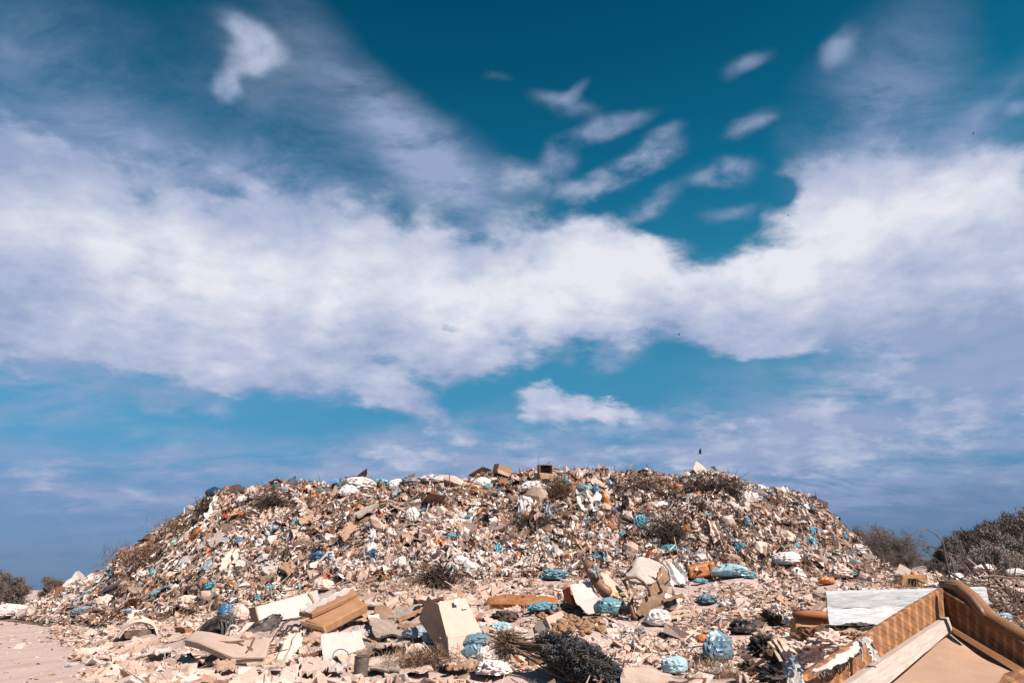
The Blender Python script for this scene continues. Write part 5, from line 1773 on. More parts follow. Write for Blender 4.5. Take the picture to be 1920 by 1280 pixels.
    bag(812, 1210, 30, 26, BAGM['steel'], 'pale grey-blue plastic bag slumped against the large open cardboard box', 84, d=hit(812, 1216), amp=.6)
    bag(1020, 1148, 48, 18, BAGM['cyan'], 'bright turquoise film below the long orange cushion', 85, d=hit(1020, 1148) - .1, amp=.6)
    bag(940, 1186, 30, 20, BAGM['pale_cyan'], 'pale turquoise film scrap below the long orange cushion', 86, amp=.7)
    bag(964, 1196, 36, 20, BAGM['cream'], 'cloudy white film above the root ball of the uprooted conifer', 87, amp=.7)
    bag(926, 1266, 50, 26, CLOTHM['white'], 'big white torn sheet left of the root ball', 88, d=hit(926, 1264), amp=1.0, name='torn_sheet', cat='sheet', deep=1.3)
    bag(905, 1222, 20, 22, BAGM['orange'], 'orange bag scrap beside the lower grey-blue bag', 89, amp=.7)
    bag(912, 1244, 26, 30, BAGM['white'], 'white sheet scrap between the orange scrap and the root ball', 90, amp=.8)
    bag(1348, 1244, 50, 52, BAGM['slate'], 'big grey-blue bag standing on the trampled litter', 91, amp=.5, freq=2.2, deep=.6)
    bag(1265, 1264, 40, 30, BAGM['pale_cyan'], 'pale blue bag lying below the big grey-blue bag', 92, amp=.4, freq=1.8)
    bag(1318, 1204, 18, 14, BAGM['orange'], 'small orange scrap at the back of the big grey-blue bag', 93, amp=.6)
    bag(1325, 1132, 34, 17, BAGM['slate'], 'dusty grey-blue film at the foot of the heap below the orange suitcase', 94, amp=.8)
    bag(1370, 1084, 54, 26, BAGM['pale_cyan'], 'wide pale turquoise film spread right of the orange suitcase', 95, amp=.7, deep=1.2)
    bag(1409, 1085, 18, 12, BAGM['cyan'], 'turquoise scrap right of the wide pale turquoise film', 96, amp=.6)
    bag(1314, 1094, 24, 10, BAGM['cyan'], 'turquoise scrap under the orange suitcase', 97, amp=.6)
    heap_rag(1272, 1100, 40, 40, CLOTHM['white'], 'white torn film heaped left of the orange suitcase', 98, 'plastic_film', 'plastic film', lean=1.5)
    bag(1040, 1088, 42, 20, BAGM['teal'], 'teal cloth lying on the rubble above the long orange cushion', 99, amp=.6, deep=1.0)
    bag(1395, 1188, 44, 26, BAGM['black'], 'black crumpled bag behind the big grey-blue bag', 100, amp=.8)
    bag(605, 1108, 34, 22, BAGM['cream'], 'rounded cream bag above the open brown case', 101, amp=.4)
    heap_rag(530, 1246, 34, 44, CLOTHM['cream'], 'pale crumpled film right of the tan mattress', 102, 'plastic_film', 'plastic film', lean=1.8)
    bag(425, 1160, 26, 26, BAGM['blue'], 'dark blue bag behind the black wheel arch liner', 103, d=hit(425, 1166), amp=.7)
    bag(448, 1166, 24, 30, BAGM['cream'], 'cream cloth bundle between wheel arch liner and white cabinet', 104, d=hit(448, 1170), amp=.7)
    bag(352, 1143, 36, 26, CLOTHM['cream'], 'cream cloth heap at the heap foot left of the wheel arch liner', 105, amp=.8)
    bag(250, 1152, 26, 12, BAGM['steel'], 'grey-blue film scrap above the cream burlap sack', 106, amp=.7)
    bag(196, 1148, 34, 30, BAGM['cream'], 'cream translucent film left of the cream burlap sack', 107, amp=.6)
    bag(160, 1152, 40, 14, BAGM['steel'], 'pale film sheet by the road, left of the cream translucent film', 108, amp=.6)
    # cardboard pieces with edges
    flat_piece([(905, 1160), (926, 1150), (940, 1172), (915, 1178)], M_card_pale, 'pale cardboard flap right of the large open cardboard box', 31)
    d = hit(925, 1174)
    tag(MB().slab(P(894, 1166, d), P(917, 1166, d + .05), P(917, 1172, d), P(895, 1172, d), A((0, .05, 0)), nu=3, nv=1).build('paper_strip', M_tape), 'bright white paper strip right of the large open cardboard box', 'paper')
    long_piece((740, 1146), (800, 1120), .14, .07, M_velour, 'orange-brown beam leaning towards the large open cardboard box', 'timber_beam', 'beam', seed=9)
    d = hit(1016, 1198)
    tag(MB().slab(P(1001, 1172, d + .1), P(1013, 1161, d + .2), P(1027, 1184, d + .1), P(1016, 1196, d), A((.02, .05, 0)), nu=4, nv=5, warp=.01).build('grey_board', mat('grey_slate', (.15, .12, .11), .7, .35, .3, 5, .2)), 'dark grey board standing above the uprooted conifer', 'board')
    tag(MB().slab(P(992, 1178, d + .05), P(1001, 1174, d + .15), P(1001, 1198, d + .05), P(988, 1198, d), A((.02, .04, 0)), nu=3, nv=4, warp=.02).build('board', M_carpet), 'pale grey board left of the dark grey board', 'board')
    bag(945, 1166, 34, 18, CLOTHM['dark'], 'dark crumpled cloth below the long orange cushion', 111, amp=.6, cat='rag', name='rag')


def stem_tubes(mb, p0, n, length, spread, r, rg, droop=0.3, seg=3, k=5, dirn=None):
    for i in range(n):
        p = A(p0(rg) if callable(p0) else p0)
        v = rg.normal(0, spread, 3) + (A((0, 0, 1)) if dirn is None else dirn)
        v /= np.linalg.norm(v)
        L_ = length * rg.uniform(.5, 1.3)
        pts = [p]
        for j in range(k):
            v = v + rg.normal(0, .14, 3) + A((0, 0, -droop / k))
            v /= np.linalg.norm(v)
            pts.append(pts[-1] + v * L_ / k)
        mb.tube(pts, list(np.linspace(r, r * .35, k + 1)), seg, False)


def build_conifer():
    d = hit(1090, 1278)
    root = empty('uprooted_conifer', P(1050, 1262, d), 'uprooted dark conifer bush lying on its side with its root ball', 'bush')
    rg = np.random.default_rng(12)
    a, b = P(960, 1208, d + .3), P(1110, 1242, d + .1)
    # crown: dense needle clumps through an egg-shaped volume
    M_n = mat('conifer_needles', (0.085, 0.092, 0.10), 0.8, 0.12, 0.4, 6, 0)
    mb = MB()
    c = P(1098, 1252, d + .1)
    s = d / F_PX
    ax = A((math.cos(-.55), 0, math.sin(-.55)))
    pr = A((-ax[2], 0, ax[0]))
    V, F = [], []
    m = 22000
    q = rg.normal(0, 1, (m, 3))
    q /= np.linalg.norm(q, axis=1)[:, None]
    rad = rg.uniform(.55, 1.0, m) ** .5
    bump = 1 + .8 * fbm(q[:, 0] * 2.5 + 4, q[:, 1] * 2.5 + q[:, 2] * 2, 3)
    q = q * (rad * bump)[:, None]
    ctr = c + q[:, :1] * ax * 88 * s + q[:, 1:2] * A((0, .55, 0)) + q[:, 2:3] * pr * 34 * s
    ctr[:, 2] = np.maximum(ctr[:, 2], land(ctr[:, 0], ctr[:, 1]) - .02)
    out = q / (np.linalg.norm(q, axis=1)[:, None] + 1e-6)
    out = out[:, :1] * ax + out[:, 1:2] * A((0, 1, 0)) + out[:, 2:3] * pr + ax * .4 + rg.normal(0, .9, (m, 3))
    out /= np.linalg.norm(out, axis=1)[:, None]
    sd = np.cross(out, rg.normal(0, 1, (m, 3)))
    sd /= np.linalg.norm(sd, axis=1)[:, None]
    L_ = rg.uniform(.03, .075, (m, 1))
    w = rg.uniform(.008, .018, (m, 1))
    V = np.stack([ctr - sd * w, ctr + sd * w, ctr + out * L_ + sd * w * .3, ctr + out * L_ - sd * w * .3], 1).reshape(-1, 3)
    F = np.arange(m * 4).reshape(-1, 4)
    base = A(root.location)
    o = link_mesh('foliage', mesh_from('foliage', V - base, F, [M_n]))
    o.parent = root
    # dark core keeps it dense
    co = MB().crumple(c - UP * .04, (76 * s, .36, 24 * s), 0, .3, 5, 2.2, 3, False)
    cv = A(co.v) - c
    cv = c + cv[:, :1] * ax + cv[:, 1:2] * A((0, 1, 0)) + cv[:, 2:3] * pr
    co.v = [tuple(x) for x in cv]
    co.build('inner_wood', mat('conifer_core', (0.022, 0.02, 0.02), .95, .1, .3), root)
    for i in range(34):
        st = MB()
        e = c + ax * rg.uniform(-.5, .7) * 60 * s + pr * rg.normal(.25, .45) * 40 * s + A((0, rg.normal(-.3, .25), 0))
        p0 = a + rg.normal(0, .06, 3)
        mid = (p0 + e) / 2 + A((0, 0, .05)) + rg.normal(0, .05, 3)
        st.tube([p0, (p0 + mid) / 2 + rg.normal(0, .03, 3), mid, (mid + e) / 2 + rg.normal(0, .03, 3), e], [.016, .014, .012, .010, .005], 5, False)
        st.build('stem', mat('dry_stem', (0.20, 0.12, 0.07), .85, .4, .4, 8, .2), root)
    rb = MB()
    rc = P(948, 1208, d + .35)
    rb.crumple(rc, (.16, .16, .18), 0, .5, 9, 3, 3, False)
    for i in range(420):
        v = rg.normal(0, 1, 3)
        v /= np.linalg.norm(v)
        p = rc + v * .12
        e1 = rc + v * rg.uniform(.2, .36) + rg.normal(0, .05, 3)
        rb.tube([p, (p + e1) / 2 + rg.normal(0, .03, 3), e1], [.006, .005, .002], 3, False)
    rb.build('root_ball', mat('root_earth', (0.13, 0.075, 0.045), .95, .35, .4, 8, .3), root)
    reg(925, 1184, 1162, 1285, d + .25, 'uprooted conifer')


def brush(name, px, py, w, h, m, label, n, seed, d=None, r=.011, cat='brushwood', group=None, deep=.7, droop=.5, leaf=None, nl=0, hang=False):
    """A tangle of thin dry stems filling w by h pixels above its foot (px, py)."""
    d = d or hit(px, py)
    s = d / F_PX * 1.02
    rg = np.random.default_rng(seed)
    c = P(px, py, d)
    mb = MB()
    r = r * .8
    for i in range(int(n * 1.5)):
        q = rg.normal(0, .33, 3)
        p = c + A((q[0] * w * s, abs(q[1]) * deep + (0.5 if False else 0), max(0.02, (.28 + q[2] * .5)) * h * s))
        v = A((rg.normal(0, .8), rg.normal(-.2, .5), rg.normal(.25 if not hang else -.4, .6)))
        v /= np.linalg.norm(v)
        L_ = h * s * rg.uniform(.3, .62)
        pts = [p]
        for j in range(4):
            v = v + rg.normal(0, .28, 3) - A((0, 0, droop * .15))
            v /= np.linalg.norm(v)
            pts.append(pts[-1] + v * L_ / 4)
        mb.tube(pts, [r, r * .9, r * .75, r * .6, r * .35], 3, False)
    if leaf is None:
        o = tag(mb.build(name, m), label, cat, group)
    else:
        root = empty(name, c, label, cat, group)
        mb.build('stems', m, root)
        lm = MB()
        for i in range(nl):
            q = rg.normal(0, .33, 3)
            p = c + A((q[0] * w * s, abs(q[1]) * deep * .8, max(0.02, (.45 + q[2] * .8)) * h * s))
            a_ = rg.normal(0, .05, 3)
            b_ = rg.normal(0, .05, 3)
            k = len(lm.v)
            lm.v.extend([tuple(p), tuple(p + a_), tuple(p + a_ + b_), tuple(p + b_)])
            lm.face([k, k + 1, k + 2, k + 3])
        lm.build('dry_foliage', leaf, root)
    reg(px - w * .35, py - h * .7, px + w * .35, py - h * .1, d - .1, None)
    NEAR.append((c, short(label)) if w > 40 else (A((0, -99, 0)), ''))


def build_heap_things():
    M_twig = mat('dry_twig', (0.19, 0.105, 0.06), .9, .3, .4, 8, 0)
    M_dark = mat('dark_twig', (0.060, 0.040, 0.031), .9, .2, .4, 8, 0)
    M_straw = mat('straw', (0.42, 0.27, 0.165), .9, .3, .3, 8, 0)
    # crest
    bag(402, 932, 27, 19, BAGM['navy'], 'dark blue rounded bag on the left end of the heap crest', 201, amp=.25, freq=1.5)
    brush('brush_bundle', 505, 962, 38, 56, M_dark, 'dark brush bundle hanging from the crest, left part', 240, 301, r=.016)
    brush('brush_bundle', 548, 918, 56, 18, M_dark, 'dark flat brush on the crest right of the hanging dark brush bundle', 150, 302, r=.015)
    brush('brush_bundle', 388, 968, 34, 48, M_dark, 'dark brush down the left shoulder below the blue rounded bag', 170, 303, r=.015)
    heap_rag(381, 1000, 10, 66, CLOTHM['white'], 'long white cloth strip trailing down the left shoulder', 12, 'cloth_strip', 'cloth strip', lean=.6, nu=6)
    bag(672, 924, 54, 30, BAGM['white'], 'cluster of white bags on the crest, left part', 202, amp=.8)
    bag(655, 934, 28, 26, BAGM['white'], 'white bag below the cluster of white bags', 203, amp=.8)
    bag(710, 912, 26, 14, BAGM['cyan'], 'turquoise bag on the crest right of the cluster of white bags', 204, amp=.6)
    bag(732, 912, 24, 12, BAGM['cyan'], 'second turquoise bag on the crest, next to the grey one', 205, amp=.6)
    bag(744, 922, 30, 24, BAGM['white'], 'white bag on the crest left of the grey rounded bag', 206, amp=.7)
    bag(742, 934, 18, 16, BAGM['cyan'], 'small turquoise bag under the white crest bag', 207, amp=.6)
    bag(776, 912, 38, 18, BAGM['grey'], 'grey rounded bag on the crest', 208, amp=.7)
    bag(812, 907, 48, 17, BAGM['white'], 'wide bright white bag on the crest right of the grey one', 209, amp=.7, deep=1.0)
    bag(905, 915, 28, 20, BAGM['white'], 'smooth white bag under the left crest box', 210, amp=.3)
    bag(1000, 926, 44, 24, BAGM['white'], 'white torn bag below the crest between the two boxes', 211, amp=.8)
    bag(916, 920, 16, 12, BAGM['cyan'], 'small turquoise bag beside the smooth white bag', 212, amp=.6)

    def open_box(px, py, w, h, rot, tilt, label, m1, m2, closed=False):
        d = hit(px, py) - .1
        s = d / F_PX * 1.02
        c = P(px, py, d - .35) + UP * .12
        W_, H_ = w * s, h * s
        X = A((math.cos(rot), math.sin(rot), tilt))
        Y = A((-math.sin(rot), math.cos(rot), .1))
        Z = A((-tilt, 0, 1.0))
        root = empty('cardboard_box', c, label, 'box')
        a = c - X * W_ / 2
        t = .02
        MB().slab(a + Z * H_, a + Z * H_ + Y * W_ * .7, a + Y * W_ * .7, a, X * t, nu=3, nv=3, warp=.01).build('side_panel', m1, root)
        b = a + X * W_
        MB().slab(b + Z * H_, b + Z * H_ + Y * W_ * .7, b + Y * W_ * .7, b, -X * t, nu=3, nv=3, warp=.01).build('side_panel', m1, root)
        MB().slab(a + Z * H_ + Y * W_ * .7, b + Z * H_ + Y * W_ * .7, b + Y * W_ * .7, a + Y * W_ * .7, Y * t, nu=3, nv=3).build('back_panel', m2, root)  # back wall coloured dark for the shade inside the box
        MB().slab(a + Z * H_, b + Z * H_, b + Z * H_ + Y * W_ * .68, a + Z * H_ + Y * W_ * .68, Z * t, nu=3, nv=3).build('top_panel', m1, root)
        if closed:
            MB().slab(a + Z * H_ * .99, b + Z * H_ * .99, b, a, Y * t, nu=3, nv=3, warp=.01).build('front_panel', m1, root)
        MB().slab(a + Z * H_ * .45 - X * .03, b + Z * H_ * .38 + X * .02, b - Y * .1, a - Y * .12, Y * t, nu=3, nv=3, warp=.02).build('front_flap', m1, root)
        reg(px - w / 2, py - h, px + w / 2, py, d, label.split(' on ')[0])
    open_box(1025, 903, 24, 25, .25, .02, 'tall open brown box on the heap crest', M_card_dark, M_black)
    open_box(944, 896, 27, 16, .5, -.25, 'tilted brown box on the heap crest, its lid torn', M_card, M_card_dark, True)
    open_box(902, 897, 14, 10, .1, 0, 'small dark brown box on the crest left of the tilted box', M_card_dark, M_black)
    brush('brush_bundle', 1050, 942, 36, 66, M_twig, 'tall dry brush hanging from the crest beside the tall open box', 260, 304, r=.013)
    brush('brush_bundle', 988, 892, 40, 14, M_dark, 'dark flat brush on the crest between the two boxes', 90, 305, r=.014)
    bag(1098, 922, 24, 14, BAGM['cyan'], 'turquoise bag below the crest right of the tall brush', 213, amp=.4)
    bag(1118, 928, 12, 18, BAGM['blue'], 'small blue bag next to the turquoise bag below the crest', 214, amp=.6)
    # white mattress cover and canister
    heap_rag(1106, 960, 46, 44, CLOTHM['white'], 'large white folded sheet lying on the upper heap face', 15, 'folded_sheet', 'sheet', lean=1.3)
    d = hit(1141, 927)
    root = empty('plastic_sack', P(1141, 927, d), 'white sack with orange ends near the crest', 'sack')
    q = [P(1131, 908, d + .3), P(1141, 905, d + .3), P(1151, 923, d), P(1140, 927, d)]
    MB().slab(*q, A((0, .15, -.05)), nu=4, nv=6, warp=.03, seed=4).build('sack_body', CLOTHM['white'], root, bevel=.03)
    MB().slab(P(1130, 904, d + .36), P(1140, 902, d + .36), P(1141, 906, d + .3), P(1131, 909, d + .3), A((0, .14, -.04)), nu=3, nv=2).build('orange_end', BAGM['orange'], root)
    MB().slab(P(1140, 926.5, d), P(1151, 922.5, d), P(1151, 928, d - .05), P(1142, 930, d - .05), A((0, .14, -.04)), nu=3, nv=2).build('orange_end', BAGM['orange'], root)
    reg(1130, 902, 1152, 930, d)
    d = hit(1165, 897)
    root = empty('tarpaulin', P(1167, 899, d), 'black folded tarpaulin with a peak on the crest, right part', 'tarpaulin')
    MB().grid([[P(1152, 889, d + .3), P(1165, 888, d + .3), P(1185, 891, d + .4)], [P(1152, 898, d), P(1168, 899, d), P(1186, 898, d)]], A((0, .3, -.03)), nu=8, nv=5, warp=.06, seed=3).build('sheet_fold', M_black, root)
    brush('brush_bundle', 1212, 930, 52, 50, mat('rusty_twig', (0.16, 0.085, 0.05), .9, .3, .4, 8, 0), 'round reddish brush bundle on the crest, right part', 300, 306, r=.013)
    brush('brush_bundle', 1342, 934, 76, 56, M_dark, 'large dark brush mound capping the right end of the crest', 420, 307, r=.014)
    brush('brush_bundle', 1312, 900, 30, 22, M_dark, 'dark twigs standing up at the crest left of the dark brush mound', 90, 308, r=.012)
    brush('brush_bundle', 1252, 1035, 50, 96, M_dark, 'tall dark brush streak down the middle of the right face', 520, 309, r=.014, hang=True)
    brush('brush_bundle', 280, 1062, 110, 52, M_twig, 'brown brush patch low on the left shoulder', 420, 310, r=.013)
    brush('brush_bundle', 335, 1000, 70, 40, M_twig, 'brown brush patch halfway up the left shoulder', 240, 320, r=.013)
    brush('brush_bundle', 820, 1103, 58, 52, M_dark, 'dark thorny bush at the foot of the heap, middle', 330, 311, r=.012, leaf=mat('rust_leaf', (0.20, .10, .05), .9, .3), nl=160)
    brush('brush_bundle', 575, 1040, 80, 40, M_twig, 'sparse brown brush hanging across the left face', 260, 321, r=.012, hang=True)
    brush('brush_bundle', 690, 1030, 60, 26, mat('rusty_twig', None), 'rusty brush patch beside the propped tan board', 140, 322, r=.012)
    brush('brush_bundle', 1000, 990, 60, 46, M_dark, 'dark roots hanging below the two crest boxes', 340, 323, r=.012, hang=True)
    # blue bags and accents on the face
    bag(1203, 994, 28, 28, BAGM['cyan'], 'round turquoise bag on the middle of the right face', 215, amp=.5)
    bag(1167, 1008, 14, 12, BAGM['cyan'], 'small turquoise bag left below the round turquoise bag', 216, amp=.5)
    for k, (x, y, w, h, c, lab) in enumerate((
            (1290, 932, 14, 8, 'cyan', 'small turquoise lid under the dark brush mound'), (1418, 922, 16, 9, 'blue', 'blue bag on the right end of the crest'),
            (1424, 942, 18, 9, 'cyan', 'turquoise bag just below the right end of the crest'), (1454, 928, 18, 9, 'blue', 'blue film on the right crest edge'),
            (1484, 928, 16, 9, 'cyan', 'turquoise film on the right crest edge'), (1402, 990, 10, 24, 'cyan', 'long turquoise strip on the right shoulder'),
            (1525, 1012, 12, 24, 'cyan', 'turquoise bottle standing on the right shoulder'), (1565, 990, 12, 16, 'blue', 'blue film on the outer right shoulder'),
            (1495, 1030, 14, 12, 'cyan', 'turquoise scrap low on the right shoulder'), (1604, 1062, 22, 12, 'cyan', 'turquoise film at the right foot of the heap'),
            (1596, 1082, 22, 12, 'cyan', 'lower turquoise film at the right foot of the heap'), (1326, 970, 18, 9, 'cyan', 'turquoise bag in the middle of the right face'),
            (1565, 1044, 12, 10, 'cyan', 'small turquoise bag by the right foot'), (1550, 1096, 30, 14, 'orange', 'orange bag at the right foot of the heap'),
            (850, 1075, 14, 14, 'cyan', 'turquoise bag beside the dark thorny bush'), (865, 1062, 26, 20, 'white', 'white round bag above the dark thorny bush'),
            (700, 982, 10, 18, 'steel', 'thin grey-blue bag on the left face'), (630, 1068, 16, 10, 'cyan', 'turquoise scrap low on the left face'),
            (508, 1108, 16, 12, 'cyan', 'turquoise carton scrap above the white cabinet'), (423, 1018, 12, 8, 'cyan', 'turquoise scrap on the left shoulder'),
            (437, 968, 9, 10, 'orange', 'orange scrap high on the left shoulder'), (422, 957, 10, 8, 'orange', 'red-orange scrap below the blue rounded bag'),
            (536, 924, 18, 12, 'steel', 'pale blue bag under the dark flat brush'), (795, 962, 16, 10, 'teal', 'teal bag high on the face, middle'),
            (878, 974, 14, 10, 'cyan', 'turquoise bag high on the face left of the hanging roots'), (818, 1024, 9, 14, 'orange', 'orange-red bag halfway up the face, middle'),
            (972, 1050, 12, 14, 'orange', 'orange bag low on the face, middle'), (988, 982, 10, 20, 'orange', 'red-orange cloth among the hanging roots'),
            (824, 948, 12, 8, 'orange', 'orange scrap high on the face left of the teal bag'), (886, 953, 9, 12, 'orange', 'orange scrap below the smooth white bag'))):
        bag(x, y, w, h, BAGM.get(c, BAGM['cyan']), lab, 230 + k, amp=.6, sub=3)
    bag(772, 982, 20, 32, BAGM['white'], 'tall white bag on the left face right of the grey board', 217, amp=.6)
    bag(1405, 945, 30, 24, BAGM['white'], 'white sack below the right end of the crest', 218, amp=.6)
    bag(1238, 952, 28, 14, BAGM['white'], 'white sack lying below the round reddish brush', 219, amp=.5)
    bag(1475, 1062, 42, 26, BAGM['white'], 'plump white bag at the foot of the right shoulder', 220, amp=.4, deep=1)
    bag(1602, 1042, 36, 22, BAGM['white'], 'long white bag on the outer right foot', 221, amp=.5, rot=-.6)
    bag(1575, 1086, 44, 26, BAGM['cream'], 'cream sack among the litter at the right foot', 222, amp=.6)
    heap_rag(430, 1072, 34, 40, CLOTHM['cream'], 'ragged pale sheet draped on the lower left face', 16, 'torn_sheet', 'sheet', lean=1.0)
    heap_rag(498, 985, 26, 34, CLOTHM['beige'], 'grey-cream cloth hanging below the dark brush bundle', 17, lean=.9)
    heap_rag(694, 1025, 12, 30, CLOTHM['white'], 'white cloth strip hanging beside the rusty brush patch', 18, lean=.7, nu=8)
    heap_rag(980, 968, 16, 28, CLOTHM['white'], 'white cloth strip hanging below the two crest boxes', 19, lean=.7, nu=8)
    heap_rag(1029, 982, 12, 34, CLOTHM['steel'], 'grey-blue rag hanging under the tall dry brush', 20, lean=.7, nu=8)
    heap_rag(1003, 1000, 18, 34, CLOTHM['dark'], 'dark rag hanging among the roots', 21, lean=.7, nu=8)
    heap_rag(1350, 1025, 22, 46, CLOTHM['cream'], 'narrow cream film streaming down the right face', 22, lean=.9)
    heap_rag(1425, 1008, 18, 44, CLOTHM['cream'], 'cream film streaming beside the long turquoise strip', 23, lean=.9)
    heap_rag(1520, 992, 18, 38, CLOTHM['cream'], 'white film streaming down the right shoulder', 24, lean=.9)
    # boards on the face
    flat_piece([(660, 980), (704, 958), (710, 962), (672, 984)], mat('grey_plank', (.34, .29, .25), .8, .4, .3), 'long grey board tilted high on the left face', 41, .35, .08, 'board', 'board', .01)
    flat_piece([(636, 1018), (652, 992), (668, 1004), (644, 1034)], M_card, 'propped tan board halfway up the left face', 42, .35, .04, 'board', 'board', .02)
    flat_piece([(556, 985), (580, 975), (588, 990), (560, 994)], M_card, 'folded tan cardboard on the left face', 43, .3, .04, 'cardboard_piece', 'cardboard', .05)
    flat_piece([(752, 1018), (770, 1010), (774, 1028), (756, 1034)], M_card, 'tan cardboard flap in the middle of the left face', 44, .3, .04, 'cardboard_piece', 'cardboard', .05)
    for k in range(4):
        long_piece((728 + k * 4, 956 + k * 3), (752 + k * 4, 966 + k * 3), .10, .03, M_bare, 'pale lath in the broken pallet high on the left face', seed=60 + k, group='laths of the broken pallet', lift=.3)
    d = hit(620, 1054)
    root = empty('lettered_carton', P(618, 1054, d), 'small pale carton with a dark blue letter E on the lower left face', 'carton')
    cb = MB().slab(P(612, 1034, d - .2), P(624, 1032, d - .2), P(627, 1050, d - .3), P(615, 1053, d - .3), A((0, .2, 0)), nu=1, nv=1).build('carton_body', mat('pale_blue_card', (.62, .68, .72), .7, .15), root, bevel=.01)
    le = MB()
    for (x0, y0, x1, y1) in ((615, 1036, 617.5, 1051), (617.6, 1036, 622.5, 1038.5), (617.8, 1042, 622.5, 1044.2), (618, 1048.2, 624, 1050.4)):
        le.slab(P(x0, y0, d - .32), P(x1, y0 - .3, d - .32), P(x1 + .3, y1 - .3, d - .32), P(x0 + .3, y1, d - .32), A((0, .012, 0)), nu=1, nv=1)
    le.build('lettering', mat('dark_blue_ink', (.02, .05, .12), .6, .1), cb)
    reg(611, 1032, 628, 1054, d)
    bag(600, 1058, 26, 24, BAGM['blue'], 'dark blue and black bag left of the carton with the letter', 223, amp=.9)
    flat_piece([(484, 1082), (508, 1072), (520, 1080), (500, 1092)], M_white_panel, 'bright white torn box low on the left face', 46, .3, .1, 'cardboard_piece', 'cardboard', .06)
    flat_piece([(520, 1080), (542, 1068), (554, 1078), (540, 1096)], M_card, 'open tan carton right of the bright white torn box', 47, .35, .06, 'cardboard_piece', 'cardboard', .06)
    flat_piece([(480, 1096), (512, 1087), (520, 1094), (488, 1100)], mat('brown_velour', None), 'brown flat cushion below the bright white torn box', 48, .25, .12, 'seat_cushion', 'cushion', .01)


